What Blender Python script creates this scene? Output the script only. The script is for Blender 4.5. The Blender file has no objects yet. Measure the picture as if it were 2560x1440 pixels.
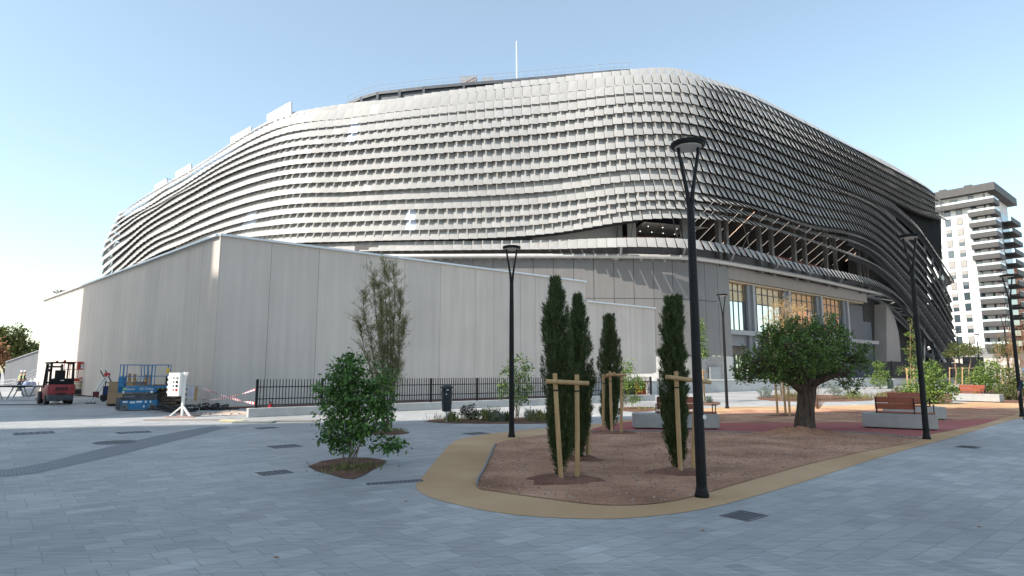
import bpy, bmesh, math, random
import numpy as np
from mathutils import Vector, Matrix
random.seed(7); RNG = np.random.default_rng(11)
PI = math.pi
S = bpy.context.scene
COL = S.collection

# ------------------------------------------------------------------ camera
F = 1550.0; PITCH = math.radians(7.74); EYE = 1.65
cd = bpy.data.cameras.new('camera'); cam = bpy.data.objects.new('camera', cd); COL.objects.link(cam)
cam.location = (0, 0, EYE); cam.rotation_euler = (PI/2 + PITCH, 0, 0)
cd.sensor_width = 36; cd.lens = 36*F/2560; cd.clip_start = .05; cd.clip_end = 3000
S.camera = cam
CP, SP = math.cos(PITCH), math.sin(PITCH)
def ray(px, py):
    a = (px-1280)/F; b = (720-py)/F
    return Vector((a, CP - b*SP, SP + b*CP))
def G(px, py, z=0.0):                       # point seen at a pixel on the plane of height z
    d = ray(px, py); t = (z-EYE)/d.z
    return Vector((d.x*t, d.y*t, z))
def P(px, py, Y):                           # point seen at a pixel at the world depth Y
    d = ray(px, py); t = Y/d.y
    return Vector((d.x*t, Y, EYE + d.z*t))
def hz(px, py, g): return P(px, py, g.y).z

# ------------------------------------------------------------------ materials
def nt(name):
    m = bpy.data.materials.new(name); m.use_nodes = True
    t = m.node_tree; b = t.nodes['Principled BSDF']
    return m, t, b
def N(t, kind, **kw):
    n = t.nodes.new('ShaderNode'+kind)
    for k, v in kw.items(): setattr(n, k, v)
    return n
def ramp(t, stops):
    r = N(t, 'ValToRGB'); e = r.color_ramp.elements
    while len(e) < len(stops): e.new(.5)
    for i, (p, c) in enumerate(stops):
        e[i].position = p; e[i].color = (*c, 1)
    return r
def mul(c, k): return tuple(min(1, x*k) for x in c)
def mat(name, c, rough=.6, metal=0., var=.12, scale=3., bump=0., bscale=40., stretch=None, spec=None):
    m, t, b = nt(name); L = t.links.new
    tc = N(t, 'TexCoord'); mp = N(t, 'Mapping'); L(tc.outputs['Object'], mp.inputs[0])
    if stretch: mp.inputs['Scale'].default_value = stretch
    no = N(t, 'TexNoise'); no.inputs['Scale'].default_value = scale; no.inputs['Detail'].default_value = 6
    L(mp.outputs[0], no.inputs[0])
    r = ramp(t, [(.3, mul(c, 1-var)), (.7, mul(c, 1+var))]); L(no.outputs[0], r.inputs[0])
    L(r.outputs[0], b.inputs['Base Color'])
    b.inputs['Roughness'].default_value = rough; b.inputs['Metallic'].default_value = metal
    if spec is not None: b.inputs['Specular IOR Level'].default_value = spec
    if bump:
        n2 = N(t, 'TexNoise'); n2.inputs['Scale'].default_value = bscale; n2.inputs['Detail'].default_value = 5
        L(mp.outputs[0], n2.inputs[0]); bp = N(t, 'Bump'); bp.inputs['Strength'].default_value = bump
        bp.inputs['Distance'].default_value = .03
        L(n2.outputs[0], bp.inputs['Height']); L(bp.outputs[0], b.inputs['Normal'])
    return m
def island(name, stops, rough=.6, metal=0., trans=0., spec=.5, noise=0):
    m, t, b = nt(name); L = t.links.new
    g = N(t, 'NewGeometry'); r = ramp(t, stops); L(g.outputs['Random Per Island'], r.inputs[0])
    b.inputs['Roughness'].default_value = rough; b.inputs['Metallic'].default_value = metal
    b.inputs['Specular IOR Level'].default_value = spec
    out = r.outputs[0]
    if noise:
        tc = N(t, 'TexCoord'); no = N(t, 'TexNoise'); no.inputs['Scale'].default_value = noise
        no.inputs['Detail'].default_value = 5
        L(tc.outputs['Object'], no.inputs[0]); r2 = ramp(t, [(.3, (.8, .8, .8)), (.7, (1, 1, 1))]); L(no.outputs[0], r2.inputs[0])
        mx = N(t, 'MixRGB', blend_type='MULTIPLY'); mx.inputs[0].default_value = 1
        L(out, mx.inputs[1]); L(r2.outputs[0], mx.inputs[2]); out = mx.outputs[0]
    L(out, b.inputs['Base Color'])
    if trans:
        tr = N(t, 'BsdfTranslucent'); L(out, tr.inputs[0])
        mx = N(t, 'MixShader'); mx.inputs[0].default_value = trans
        L(b.outputs[0], mx.inputs[1]); L(tr.outputs[0], mx.inputs[2])
        L(mx.outputs[0], t.nodes['Material Output'].inputs[0])
    return m
def emis(name, c, s):
    m, t, b = nt(name); b.inputs['Base Color'].default_value = (*c, 1)
    b.inputs['Emission Color'].default_value = (*c, 1); b.inputs['Emission Strength'].default_value = s
    return m
ANG = math.radians(40)
def paving(name, cols, mortar, w, h, ang, ms=.004, stain=1.0, streak=.35):
    m, t, b = nt(name); L = t.links.new
    ge = N(t, 'NewGeometry'); mp = N(t, 'Mapping'); mp.inputs['Rotation'].default_value = (0, 0, -ang)
    L(ge.outputs['Position'], mp.inputs[0])
    br = N(t, 'TexBrick', offset=.37, offset_frequency=2, squash=.62, squash_frequency=3)
    br.inputs['Color1'].default_value = (0, 0, 0, 1); br.inputs['Color2'].default_value = (1, 1, 1, 1)
    br.inputs['Mortar'].default_value = (.5, .5, .5, 1)
    br.inputs['Scale'].default_value = 1; br.inputs['Mortar Size'].default_value = ms
    br.inputs['Mortar Smooth'].default_value = .2
    br.inputs['Brick Width'].default_value = w; br.inputs['Row Height'].default_value = h
    L(mp.outputs[0], br.inputs[0])
    r = ramp(t, [(0, cols[0]), (.45, cols[1]), (.8, cols[2]), (1, cols[3])]); L(br.outputs['Color'], r.inputs[0])
    m2 = N(t, 'Mapping'); m2.inputs['Scale'].default_value = (1.1, 9, 1); m2.inputs['Rotation'].default_value = (0, 0, -ang-PI/2)
    L(ge.outputs['Position'], m2.inputs[0])
    n1 = N(t, 'TexNoise'); n1.inputs['Scale'].default_value = 2.2; n1.inputs['Detail'].default_value = 7
    L(m2.outputs[0], n1.inputs[0]); r1 = ramp(t, [(.25, (1-streak,)*3), (.75, (1+streak*.4,)*3)]); L(n1.outputs[0], r1.inputs[0])
    x1 = N(t, 'MixRGB', blend_type='MULTIPLY'); x1.inputs[0].default_value = 1
    L(r.outputs[0], x1.inputs[1]); L(r1.outputs[0], x1.inputs[2])
    n2 = N(t, 'TexNoise'); n2.inputs['Scale'].default_value = .23; n2.inputs['Detail'].default_value = 8
    n2.inputs['Roughness'].default_value = .62
    L(ge.outputs['Position'], n2.inputs[0]); k = .16*stain
    r2 = ramp(t, [(.3, (1-k,)*3), (.7, (1+k,)*3)]); L(n2.outputs[0], r2.inputs[0])
    x2 = N(t, 'MixRGB', blend_type='MULTIPLY'); x2.inputs[0].default_value = 1
    L(x1.outputs[0], x2.inputs[1]); L(r2.outputs[0], x2.inputs[2])
    x3 = N(t, 'MixRGB'); L(br.outputs['Fac'], x3.inputs[0]); L(x2.outputs[0], x3.inputs[1]); x3.inputs[2].default_value = (*mortar, 1)
    L(x3.outputs[0], b.inputs['Base Color']); b.inputs['Roughness'].default_value = .62
    b.inputs['Specular IOR Level'].default_value = .35
    bp = N(t, 'Bump', invert=True); bp.inputs['Strength'].default_value = .5; bp.inputs['Distance'].default_value = .004
    L(br.outputs['Fac'], bp.inputs['Height']); L(bp.outputs[0], b.inputs['Normal'])
    return m
def granular(name, cols, scale, big=.5, bump=.4, rough=.9):
    m, t, b = nt(name); L = t.links.new
    ge = N(t, 'NewGeometry')
    n1 = N(t, 'TexNoise'); n1.inputs['Scale'].default_value = scale; n1.inputs['Detail'].default_value = 8; n1.inputs['Roughness'].default_value = .75
    L(ge.outputs['Position'], n1.inputs[0])
    n2 = N(t, 'TexNoise'); n2.inputs['Scale'].default_value = big; n2.inputs['Detail'].default_value = 6
    L(ge.outputs['Position'], n2.inputs[0])
    ad = N(t, 'Math', operation='ADD'); L(n1.outputs[0], ad.inputs[0]); L(n2.outputs[0], ad.inputs[1])
    hv = N(t, 'Math', operation='MULTIPLY'); L(ad.outputs[0], hv.inputs[0]); hv.inputs[1].default_value = .5
    r = ramp(t, [(.36, cols[0]), (.5, cols[1]), (.64, cols[2])]); L(hv.outputs[0], r.inputs[0])
    L(r.outputs[0], b.inputs['Base Color']); b.inputs['Roughness'].default_value = rough
    b.inputs['Specular IOR Level'].default_value = .2
    bp = N(t, 'Bump'); bp.inputs['Strength'].default_value = bump; bp.inputs['Distance'].default_value = .02
    L(n1.outputs[0], bp.inputs['Height']); L(bp.outputs[0], b.inputs['Normal'])
    return m
def panelwall(name, c, var=.06, streak=.10, rough=.65):      # cast panels: slow cloudiness and faint vertical streaks
    m, t, b = nt(name); L = t.links.new
    ge = N(t, 'NewGeometry'); mp = N(t, 'Mapping'); mp.inputs['Scale'].default_value = (1, 1, .06)
    L(ge.outputs['Position'], mp.inputs[0])
    n1 = N(t, 'TexNoise'); n1.inputs['Scale'].default_value = 3.; n1.inputs['Detail'].default_value = 6; L(mp.outputs[0], n1.inputs[0])
    n2 = N(t, 'TexNoise'); n2.inputs['Scale'].default_value = .35; n2.inputs['Detail'].default_value = 7; L(ge.outputs['Position'], n2.inputs[0])
    r1 = ramp(t, [(.3, (1-streak,)*3), (.7, (1+streak*.3,)*3)]); L(n1.outputs[0], r1.inputs[0])
    r2 = ramp(t, [(.3, mul(c, 1-var)), (.7, mul(c, 1+var))]); L(n2.outputs[0], r2.inputs[0])
    pr = ramp(t, [(0, (.93, .93, .94)), (1, (1.04, 1.03, 1.02))]); L(ge.outputs['Random Per Island'], pr.inputs[0])
    x = N(t, 'MixRGB', blend_type='MULTIPLY'); x.inputs[0].default_value = 1; L(r1.outputs[0], x.inputs[1]); L(r2.outputs[0], x.inputs[2])
    y = N(t, 'MixRGB', blend_type='MULTIPLY'); y.inputs[0].default_value = 1; L(x.outputs[0], y.inputs[1]); L(pr.outputs[0], y.inputs[2])
    L(y.outputs[0], b.inputs['Base Color']); b.inputs['Roughness'].default_value = rough
    b.inputs['Specular IOR Level'].default_value = .3
    return m

M = {}
M['paving'] = paving('grey_paving', [(.33, .332, .333), (.36, .362, .36), (.39, .391, .385), (.43, .43, .42)], (.225, .222, .22), .52, .24, ANG, .005, 1.7, .26)
M['paving_band'] = paving('grey_paving_band', [(.315, .315, .31), (.35, .348, .342), (.38, .378, .37), (.42, .415, .405)], (.45, .448, .44), .55, .21, math.radians(118))
M['ochre'] = granular('ochre_path_surface', [(.35, .22, .115), (.46, .298, .165), (.56, .395, .25)], 55, .45, .15)
M['red_path'] = granular('red_path_surface', [(.27, .085, .08), (.34, .11, .10), (.40, .145, .13)], 45, .5, .15)
M['earth'] = granular('reddish_earth', [(.18, .092, .055), (.38, .205, .13), (.54, .34, .225)], 24, .9, .9)
M['earth_dark'] = granular('damp_red_earth', [(.10, .05, .035), (.17, .085, .06), (.27, .15, .11)], 22, 1.2, 1.0)
M['mulch'] = granular('bark_mulch', [(.07, .04, .03), (.15, .08, .055), (.26, .14, .10)], 30, 1.5, 1.0)
M['conc'] = panelwall('pale_concrete_panel', (.58, .515, .465))
M['conc2'] = mat('light_concrete', (.50, .49, .47), .8, 0, .10, 1.3, .15, 30)
M['kerb'] = mat('grey_kerb_concrete', (.42, .42, .41), .85, 0, .12, 2.2, .2, 30)
M['bench_conc'] = mat('bench_concrete', (.33, .335, .325), .8, 0, .10, 3, .25, 30)
M['grate_rib'] = mat('grate_slot', (.075, .078, .083), .8)
M['edging'] = mat('edging_stone', (.22, .215, .205), .8, 0, .12, 4)
M['grout'] = mat('dark_joint', (.28, .27, .26), .9)
M['coping'] = mat('pale_metal_coping', (.62, .64, .67), .4, .3, .05)
M['louvre'] = island('louvre_panel_ceramic', [(0, (.325, .32, .31)), (.5, (.345, .338, .325)), (.95, (.365, .357, .345)), (1, (.41, .405, .40))], .5, 0, 0, .35, 0)
M['louvre_new'] = mat('louvre_panel_filmed', (.70, .76, .86), .3, 0, .04)
M['louvre_back'] = mat('dark_backing_sheet', (.045, .045, .048), .7, .2, .2)
M['steel_dark'] = mat('dark_grey_steel', (.10, .105, .115), .5, .4, .15)
M['steel_mid'] = mat('grey_painted_steel', (.30, .31, .325), .5, .2, .08)
M['steel_pale'] = mat('pale_grey_pipe', (.50, .49, .475), .45, .2, .08, 2, 0, 40, (1, 1, .2))
M['grey_panel'] = panelwall('grey_facade_panel', (.195, .188, .183), .05, .08, .5)
M['grey_panel2'] = panelwall('dark_grey_facade_panel', (.20, .21, .225), .06, .10, .5)
M['side_panel'] = panelwall('gallery_side_panel', (.36, .35, .34), .05, .06, .6)
M['recess_panel'] = panelwall('blue_grey_recess_panel', (.125, .135, .15), .05, .08, .55)
M['taupe_panel'] = panelwall('taupe_facade_panel', (.30, .27, .25), .06, .10, .6)
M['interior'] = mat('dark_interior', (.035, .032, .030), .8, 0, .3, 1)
M['interior_light'] = mat('interior_ceiling', (.78, .74, .68), .8, 0, .1, 1)
M['red_seat'] = mat('brick_red_parapet', (.22, .06, .04), .6, 0, .15, 4)
M['led'] = emis('warm_light_line', (1, .86, .74), .45)
M['downlight'] = emis('downlight', (1, .95, .88), 1.6)
M['black'] = mat('black_painted_metal', (.010, .010, .011), .5, 0, .25, 6, spec=.22)
M['gallery_steel'] = mat('gallery_steel', (.13, .125, .12), .6, .1, .1)
M['rail_steel'] = mat('galvanised_rail', (.40, .42, .44), .5, .2, .1)
M['black_matt'] = mat('black_sheet', (.012, .012, .013), .8, 0, .3, 2)
M['rubber'] = mat('black_rubber', (.02, .02, .02), .8, 0, .3, 8)
M['rubber_grey'] = mat('worn_grey_rubber', (.16, .16, .16), .8, 0, .25, 8)
M['white'] = mat('white_render', (.80, .80, .79), .8, 0, .03, .6)
M['white_paint'] = mat('white_paint', (.74, .73, .70), .45, 0, .06, 5)
M['charcoal'] = mat('charcoal_panel', (.058, .056, .055), .6, 0, .10, 1)
M['brick'] = mat('orange_brick', (.42, .17, .09), .85, 0, .12, 1.5)
M['roller'] = mat('taupe_shutter', (.30, .28, .26), .6, 0, .08, 1)
def glass(name, c, rough=.03, spec=.9):
    m, t, b = nt(name); b.inputs['Base Color'].default_value = (*c, 1); b.inputs['Roughness'].default_value = rough
    b.inputs['Specular IOR Level'].default_value = spec; b.inputs['IOR'].default_value = 1.6
    return m
M['glass_dark'] = glass('window_glass', (.05, .07, .08))
def mirror_glass():
    m, t, b = nt('reflective_glazing'); b.inputs['Base Color'].default_value = (.66, .72, .73, 1)
    b.inputs['Metallic'].default_value = .92; b.inputs['Roughness'].default_value = .02
    L = t.links.new; ge = N(t, 'NewGeometry'); n = N(t, 'TexNoise'); n.inputs['Scale'].default_value = .35; L(ge.outputs['Position'], n.inputs[0])
    bp = N(t, 'Bump'); bp.inputs['Strength'].default_value = .05; bp.inputs['Distance'].default_value = .1
    L(n.outputs[0], bp.inputs['Height']); L(bp.outputs[0], b.inputs['Normal'])
    return m
M['glazing'] = mirror_glass()
M['amber'] = mat('painted_amber_tone', (.42, .29, .15), .15, .2, .25, 2, 0, 40, (1, 1, 4))  # warm interior and reflected tone of the upper glass, painted as opaque colour
M['rail_glass'] = glass('balcony_glass', (.55, .62, .62), .1, .5)
M['wood_bench'] = mat('red_brown_timber', (.27, .075, .04), .45, 0, .2, 3, 0, 40, (.6, 8, 8))
M['stake'] = mat('round_pine_stake', (.42, .27, .13), .75, 0, .2, 5, .15, 30, (3, 3, .5))
M['bark'] = mat('grey_brown_bark', (.085, .06, .045), .95, 0, .55, 7, 1.6, 14, (2, 2, .4))
M['bark_pale'] = mat('pale_young_bark', (.22, .18, .14), .9, 0, .25, 8)
M['wood'] = mat('raw_timber', (.42, .27, .15), .8, 0, .2, 5)
M['card'] = mat('brown_cardboard', (.36, .25, .15), .85, 0, .08, 2)
M['sack'] = mat('brown_paper_sack', (.17, .125, .09), .9, 0, .25, 5)
M['blue'] = mat('dusty_blue_paint', (.02, .16, .34), .55, .0, .25, 5)
M['red'] = mat('faded_red_paint', (.33, .045, .05), .55, 0, .25, 4)
M['red2'] = mat('orange_red_paint', (.50, .05, .025), .45, 0, .15, 4)
M['fire_red'] = mat('fire_red_paint', (.52, .02, .03), .35, 0, .08, 4)
M['grey_cast'] = mat('dusty_grey_casting', (.09, .095, .105), .7, .1, .25, 6)
M['alu'] = mat('aluminium', (.55, .56, .57), .35, .7, .1, 5)
M['yellow'] = mat('warning_yellow', (.65, .42, .03), .5)
M['orange'] = mat('warning_orange', (.60, .16, .02), .5)
M['navy'] = mat('navy_plastic', (.02, .04, .13), .5)
M['bluebarrel'] = mat('pale_blue_plastic', (.17, .22, .36), .5)
M['white_sack'] = mat('white_woven_sack', (.62, .62, .63), .85, 0, .1, 6)
M['cable'] = mat('black_rubber_cable', (.02, .02, .021), .65, 0, .2, 5)
M['tape_white'] = mat('white_tape', (.78, .76, .75), .5)
M['tape_red'] = mat('red_tape', (.52, .05, .06), .5)
M['paper'] = mat('printed_paper', (.62, .62, .68), .8)
M['bin'] = mat('dark_blue_grey_bin', (.015, .022, .03), .4, 0, .15, 4)
M['lens'] = mat('lamp_lens', (.62, .60, .56), .5)
M['grate'] = mat('grey_cast_iron_cover', (.155, .16, .17), .7, .3, .25, 18, .5, 60)
M['skin'] = mat('skin', (.42, .25, .18), .6)
M['vest'] = mat('yellow_green_vest', (.40, .62, .06), .7, 0, .08, 5)
M['vest_green'] = mat('green_vest', (.10, .62, .06), .7, 0, .08, 5)
M['navy_cloth'] = mat('navy_workwear', (.02, .025, .055), .85)
M['hat'] = mat('white_hard_hat', (.72, .73, .75), .35)
M['hat_blue'] = mat('pale_blue_hard_hat', (.35, .52, .70), .35)
M['screen_tile'] = mat('beige_soffit', (.50, .40, .28), .7, 0, .1, 1)
# foliage
M['leaf_shrub'] = island('broad_green_leaf', [(0, (.03, .075, .016)), (.5, (.065, .15, .03)), (.82, (.12, .25, .05)), (1, (.21, .36, .07))], .42, 0, .22, .5)
M['leaf_cypress'] = island('cypress_sprig', [(0, (.03, .045, .018)), (.5, (.062, .092, .032)), (.85, (.105, .14, .05)), (1, (.14, .13, .06))], .7, 0, .1, .3)
M['leaf_carob'] = island('carob_leaf', [(0, (.032, .066, .014)), (.5, (.07, .13, .025)), (.82, (.125, .205, .04)), (1, (.21, .31, .06))], .45, 0, .2, .45)
M['leaf_tam'] = island('tamarisk_twig', [(0, (.14, .125, .06)), (.4, (.21, .215, .09)), (1, (.29, .31, .12))], .8, 0, .15, .2)
M['leaf_dry'] = island('straw_dry_frond', [(0, (.34, .22, .09)), (.5, (.48, .33, .15)), (1, (.60, .45, .25))], .8, 0, .2, .2)
M['leaf_rust'] = island('rust_dry_frond', [(0, (.24, .12, .06)), (.5, (.36, .19, .10)), (1, (.46, .28, .16))], .8, 0, .2, .2)
M['leaf_bright'] = island('yellow_green_leaf', [(0, (.06, .12, .025)), (.5, (.12, .20, .04)), (1, (.24, .33, .07))], .5, 0, .3, .4)
M['leaf_grey'] = island('grey_green_leaf', [(0, (.13, .17, .14)), (1, (.24, .29, .26))], .8, 0, .15, .2)
M['leaf_dark'] = island('dark_purple_leaf', [(0, (.02, .022, .02)), (1, (.06, .055, .045))], .5, 0, .1, .4)
M['leaf_tree'] = island('olive_green_leaf', [(0, (.05, .075, .02)), (.6, (.10, .13, .035)), (1, (.19, .20, .06))], .6, 0, .25, .3)
M['grass'] = island('grass_blade', [(0, (.10, .12, .04)), (.6, (.18, .19, .07)), (1, (.33, .27, .12))], .7, 0, .25, .2)
M['pebble'] = island('pebble', [(0, (.14, .095, .075)), (.6, (.27, .185, .145)), (1, (.40, .31, .26))], .9)

# ------------------------------------------------------------------ mesh building
class MB:
    def __init__(s): s.v = []; s.f = []; s.mi = []
    def add(s, vs, fs, mi=0):
        o = len(s.v); s.v += [tuple(v) for v in vs]; s.f += [tuple(i+o for i in f) for f in fs]; s.mi += [mi]*len(fs)
        return s
    def box(s, c, d, rz=0., mi=0, taper=1.):
        x, y, z = d[0]/2, d[1]/2, d[2]/2; ca, sa = math.cos(rz), math.sin(rz); vs = []
        for k, (a, b) in ((-1, (x, y)), (1, (x*taper, y*taper))):
            for i, j in ((-1, -1), (1, -1), (1, 1), (-1, 1)):
                u, w = i*a, j*b; vs.append((c[0]+u*ca-w*sa, c[1]+u*sa+w*ca, c[2]+k*z))
        return s.add(vs, [(3, 2, 1, 0), (4, 5, 6, 7), (0, 1, 5, 4), (1, 2, 6, 5), (2, 3, 7, 6), (3, 0, 4, 7)], mi)
    def bbox(s, c, d, rz=0., b=.01, mi=0):       # box with bevelled edges
        bm = bmesh.new(); bmesh.ops.create_cube(bm, size=1)
        bmesh.ops.scale(bm, vec=d, verts=bm.verts)
        bmesh.ops.bevel(bm, geom=list(bm.edges), offset=b, segments=2, affect='EDGES', profile=.6)
        bmesh.ops.rotate(bm, cent=(0, 0, 0), matrix=Matrix.Rotation(rz, 3, 'Z'), verts=bm.verts)
        bmesh.ops.translate(bm, vec=c, verts=bm.verts); bm.verts.index_update()
        s.add([v.co[:] for v in bm.verts], [[v.index for v in f.verts] for f in bm.faces], mi); bm.free(); return s
    def beam(s, a, b, w, h=None, mi=0, up=(0, 0, 1)):
        h = h or w; a = Vector(a); b = Vector(b); d = (b-a).normalized(); u = Vector(up)
        if abs(d.dot(u)) > .98: u = Vector((1, 0, 0))
        x = d.cross(u).normalized(); y = x.cross(d).normalized(); vs = []
        for p in (a, b):
            for i, j in ((-1, -1), (1, -1), (1, 1), (-1, 1)): vs.append(p + x*(i*w/2) + y*(j*h/2))
        return s.add(vs, [(0, 1, 2, 3), (7, 6, 5, 4), (0, 4, 5, 1), (1, 5, 6, 2), (2, 6, 7, 3), (3, 7, 4, 0)], mi)
    def tube(s, pts, r, n=8, mi=0, cap=True):
        pts = [Vector(p) for p in pts]; k = len(pts); rs = r if hasattr(r, '__len__') else [r]*k
        o = len(s.v); prev = None
        for i, p in enumerate(pts):
            d = (pts[min(i+1, k-1)] - pts[max(i-1, 0)]).normalized()
            if prev is None:
                u = Vector((0, 0, 1)) if abs(d.z) < .9 else Vector((1, 0, 0)); x = d.cross(u).normalized()
            else: x = (prev - d*prev.dot(d)).normalized()
            prev = x; y = d.cross(x)
            for j in range(n):
                a = 2*PI*j/n; s.v.append(tuple(p + x*(rs[i]*math.cos(a)) + y*(rs[i]*math.sin(a))))
        for i in range(k-1):
            for j in range(n):
                a = o+i*n+j; b = o+i*n+(j+1) % n; s.f.append((a, b, b+n, a+n)); s.mi.append(mi)
        if cap:
            s.f.append(tuple(o+j for j in range(n))[::-1]); s.f.append(tuple(o+(k-1)*n+j for j in range(n))); s.mi += [mi, mi]
        return s
    def lathe(s, c, prof, n=24, mi=0, axis='z'):
        o = len(s.v)
        for r, h in prof:
            for j in range(n):
                a = 2*PI*j/n; x, y, z = r*math.cos(a), r*math.sin(a), h
                if axis == 'y': x, y, z = x, z, y
                if axis == 'x': x, y, z = z, x, y
                s.v.append((c[0]+x, c[1]+y, c[2]+z))
        for i in range(len(prof)-1):
            for j in range(n):
                a = o+i*n+j; b = o+i*n+(j+1) % n; s.f.append((a, b, b+n, a+n)); s.mi.append(mi)
        s.f.append(tuple(o+j for j in range(n))[::-1]); s.f.append(tuple(o+(len(prof)-1)*n+j for j in range(n))); s.mi += [mi, mi]
        return s
    def prism(s, poly, z0, z1, mi=0):
        n = len(poly); ar = sum(poly[i][0]*poly[(i+1) % n][1]-poly[(i+1) % n][0]*poly[i][1] for i in range(n))
        if ar < 0: poly = poly[::-1]
        vs = [(p[0], p[1], z0) for p in poly] + [(p[0], p[1], z1) for p in poly]
        fs = [tuple(range(n))[::-1], tuple(range(n, 2*n))] + [(i, (i+1) % n, n+(i+1) % n, n+i) for i in range(n)]
        return s.add(vs, fs, mi)
    def plate(s, q, th, mi=0):                   # a quad given thickness along its normal
        q = [Vector(p) for p in q]; nn = (q[1]-q[0]).cross(q[2]-q[0]).normalized()*th
        vs = q + [p-nn for p in q]
        return s.add(vs, [(0, 1, 2, 3), (7, 6, 5, 4), (0, 4, 5, 1), (1, 5, 6, 2), (2, 6, 7, 3), (3, 7, 4, 0)], mi)
    def build(s, name, m, parent=None, smooth=False, local=False):
        me = bpy.data.meshes.new(name); vs = s.v
        o = bpy.data.objects.new(name, me)
        org = Vector((0, 0, 0))
        if parent is not None and not local:
            org = parent['_o'] if '_o' in parent else Vector((0, 0, 0)); org = Vector(org)
            vs = [(v[0]-org[0], v[1]-org[1], v[2]-org[2]) for v in vs]
        me.from_pydata(vs, [], s.f)
        for mm in (m if isinstance(m, (list, tuple)) else [m]): me.materials.append(mm)
        if isinstance(m, (list, tuple)): me.polygons.foreach_set('material_index', s.mi)
        if smooth:
            me.polygons.foreach_set('use_smooth', [True]*len(me.polygons))
            try: me.set_sharp_from_angle(angle=math.radians(40))
            except Exception: pass
        me.update(); COL.objects.link(o)
        if parent is not None: o.parent = parent; o['_o'] = tuple(org)
        return o
def thing(name, label, cat, loc=(0, 0, 0), rz=0., group=None):
    o = bpy.data.objects.new(name, None); COL.objects.link(o); o.empty_display_size = .2
    o.location = loc; o.rotation_euler = (0, 0, rz); o['label'] = label; o['category'] = cat
    if group: o['group'] = group
    o['_o'] = tuple(loc)
    return o
def tag(o, label, cat, group=None):
    o['label'] = label; o['category'] = cat
    if group: o['group'] = group
    return o
def base_at(o, p):                               # put the origin of a one-mesh thing at its base
    p = Vector(p); o.data.transform(Matrix.Translation(-p)); o.location = p; return o
def struct(o, kind='structure'): o['kind'] = kind; return o
def dup(root, loc, rz, label, scale=None):
    r = root.copy(); COL.objects.link(r); r.location = loc; r.rotation_euler = (0, 0, rz); r['label'] = label
    if scale: r.scale = scale
    for ch in list(root.children):
        c = ch.copy(); COL.objects.link(c); c.parent = r
        for g in list(ch.children):
            d = g.copy(); COL.objects.link(d); d.parent = c
    return r
def text(body, size, m, parent, loc, rot, name='lettering', ext=.004):
    cu = bpy.data.curves.new(name, 'FONT'); cu.body = body; cu.size = size; cu.extrude = ext; cu.align_x = 'CENTER'; cu.align_y = 'CENTER'
    tmp = bpy.data.objects.new('tmp', cu); COL.objects.link(tmp)
    dg = bpy.context.evaluated_depsgraph_get(); me = bpy.data.meshes.new_from_object(tmp.evaluated_get(dg))
    bpy.data.objects.remove(tmp); me.materials.clear(); me.materials.append(m)
    o = bpy.data.objects.new(name, me); COL.objects.link(o); o.parent = parent; o.location = loc; o.rotation_euler = rot
    return o
def catmull(xs, ys, x):
    if x <= xs[0]: return ys[0] + (x-xs[0])*(ys[1]-ys[0])/(xs[1]-xs[0])
    if x >= xs[-1]: return ys[-1] + (x-xs[-1])*(ys[-1]-ys[-2])/(xs[-1]-xs[-2])
    i = max(j for j in range(len(xs)-1) if xs[j] <= x); h = xs[i+1]-xs[i]; t = (x-xs[i])/h
    def sl(j):
        if j == 0: return (ys[1]-ys[0])/(xs[1]-xs[0])
        if j == len(xs)-1: return (ys[-1]-ys[-2])/(xs[-1]-xs[-2])
        d0 = (ys[j]-ys[j-1])/(xs[j]-xs[j-1]); d1 = (ys[j+1]-ys[j])/(xs[j+1]-xs[j])
        h0 = xs[j]-xs[j-1]; h1 = xs[j+1]-xs[j]
        return (d0*h1+d1*h0)/(h0+h1)
    m0, m1 = sl(i)*h, sl(i+1)*h
    return (2*t**3-3*t*t+1)*ys[i]+(t**3-2*t*t+t)*m0+(-2*t**3+3*t*t)*ys[i+1]+(t**3-t*t)*m1
# ------------------------------------------------------------------ light and sky
SUN_AZ = math.radians(33); SUN_EL = math.radians(42)          # the sun stands behind the viewer's left shoulder
sd = Vector((-math.cos(SUN_AZ)*math.cos(SUN_EL), -math.sin(SUN_AZ)*math.cos(SUN_EL), math.sin(SUN_EL)))
w = bpy.data.worlds.new('World'); S.world = w; w.use_nodes = True
t = w.node_tree; bg = t.nodes['Background']
sk = t.nodes.new('ShaderNodeTexSky'); sk.sky_type = 'NISHITA'; sk.sun_disc = False
sk.sun_elevation = SUN_EL; sk.sun_rotation = math.atan2(sd.x, sd.y)
sk.air_density = 1.0; sk.dust_density = 1.1; sk.ozone_density = .7; sk.altitude = 0
mxs = t.nodes.new('ShaderNodeMixRGB'); mxs.blend_type = 'ADD'; mxs.inputs[0].default_value = 1
mxs.inputs[2].default_value = (.50, .53, .46, 1)              # thin bright haze over the whole sky
tint = t.nodes.new('ShaderNodeMixRGB'); tint.blend_type = 'MULTIPLY'; tint.inputs[0].default_value = 1; tint.inputs[2].default_value = (1, 1.01, .93, 1)
t.links.new(sk.outputs[0], mxs.inputs[1]); t.links.new(mxs.outputs[0], tint.inputs[1]); t.links.new(tint.outputs[0], bg.inputs[0]); bg.inputs[1].default_value = .136
sl = bpy.data.lights.new('sun', 'SUN'); sl.energy = 3.8; sl.angle = math.radians(.5); sl.color = (1, .93, .84)
so = bpy.data.objects.new('sun', sl); COL.objects.link(so); so.rotation_euler = sd.to_track_quat('Z', 'Y').to_euler()
vs = S.view_settings; vs.view_transform = 'Standard'; vs.look = 'None'; vs.exposure = .96; vs.gamma = 1
S.cycles.max_bounces = 6

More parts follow.
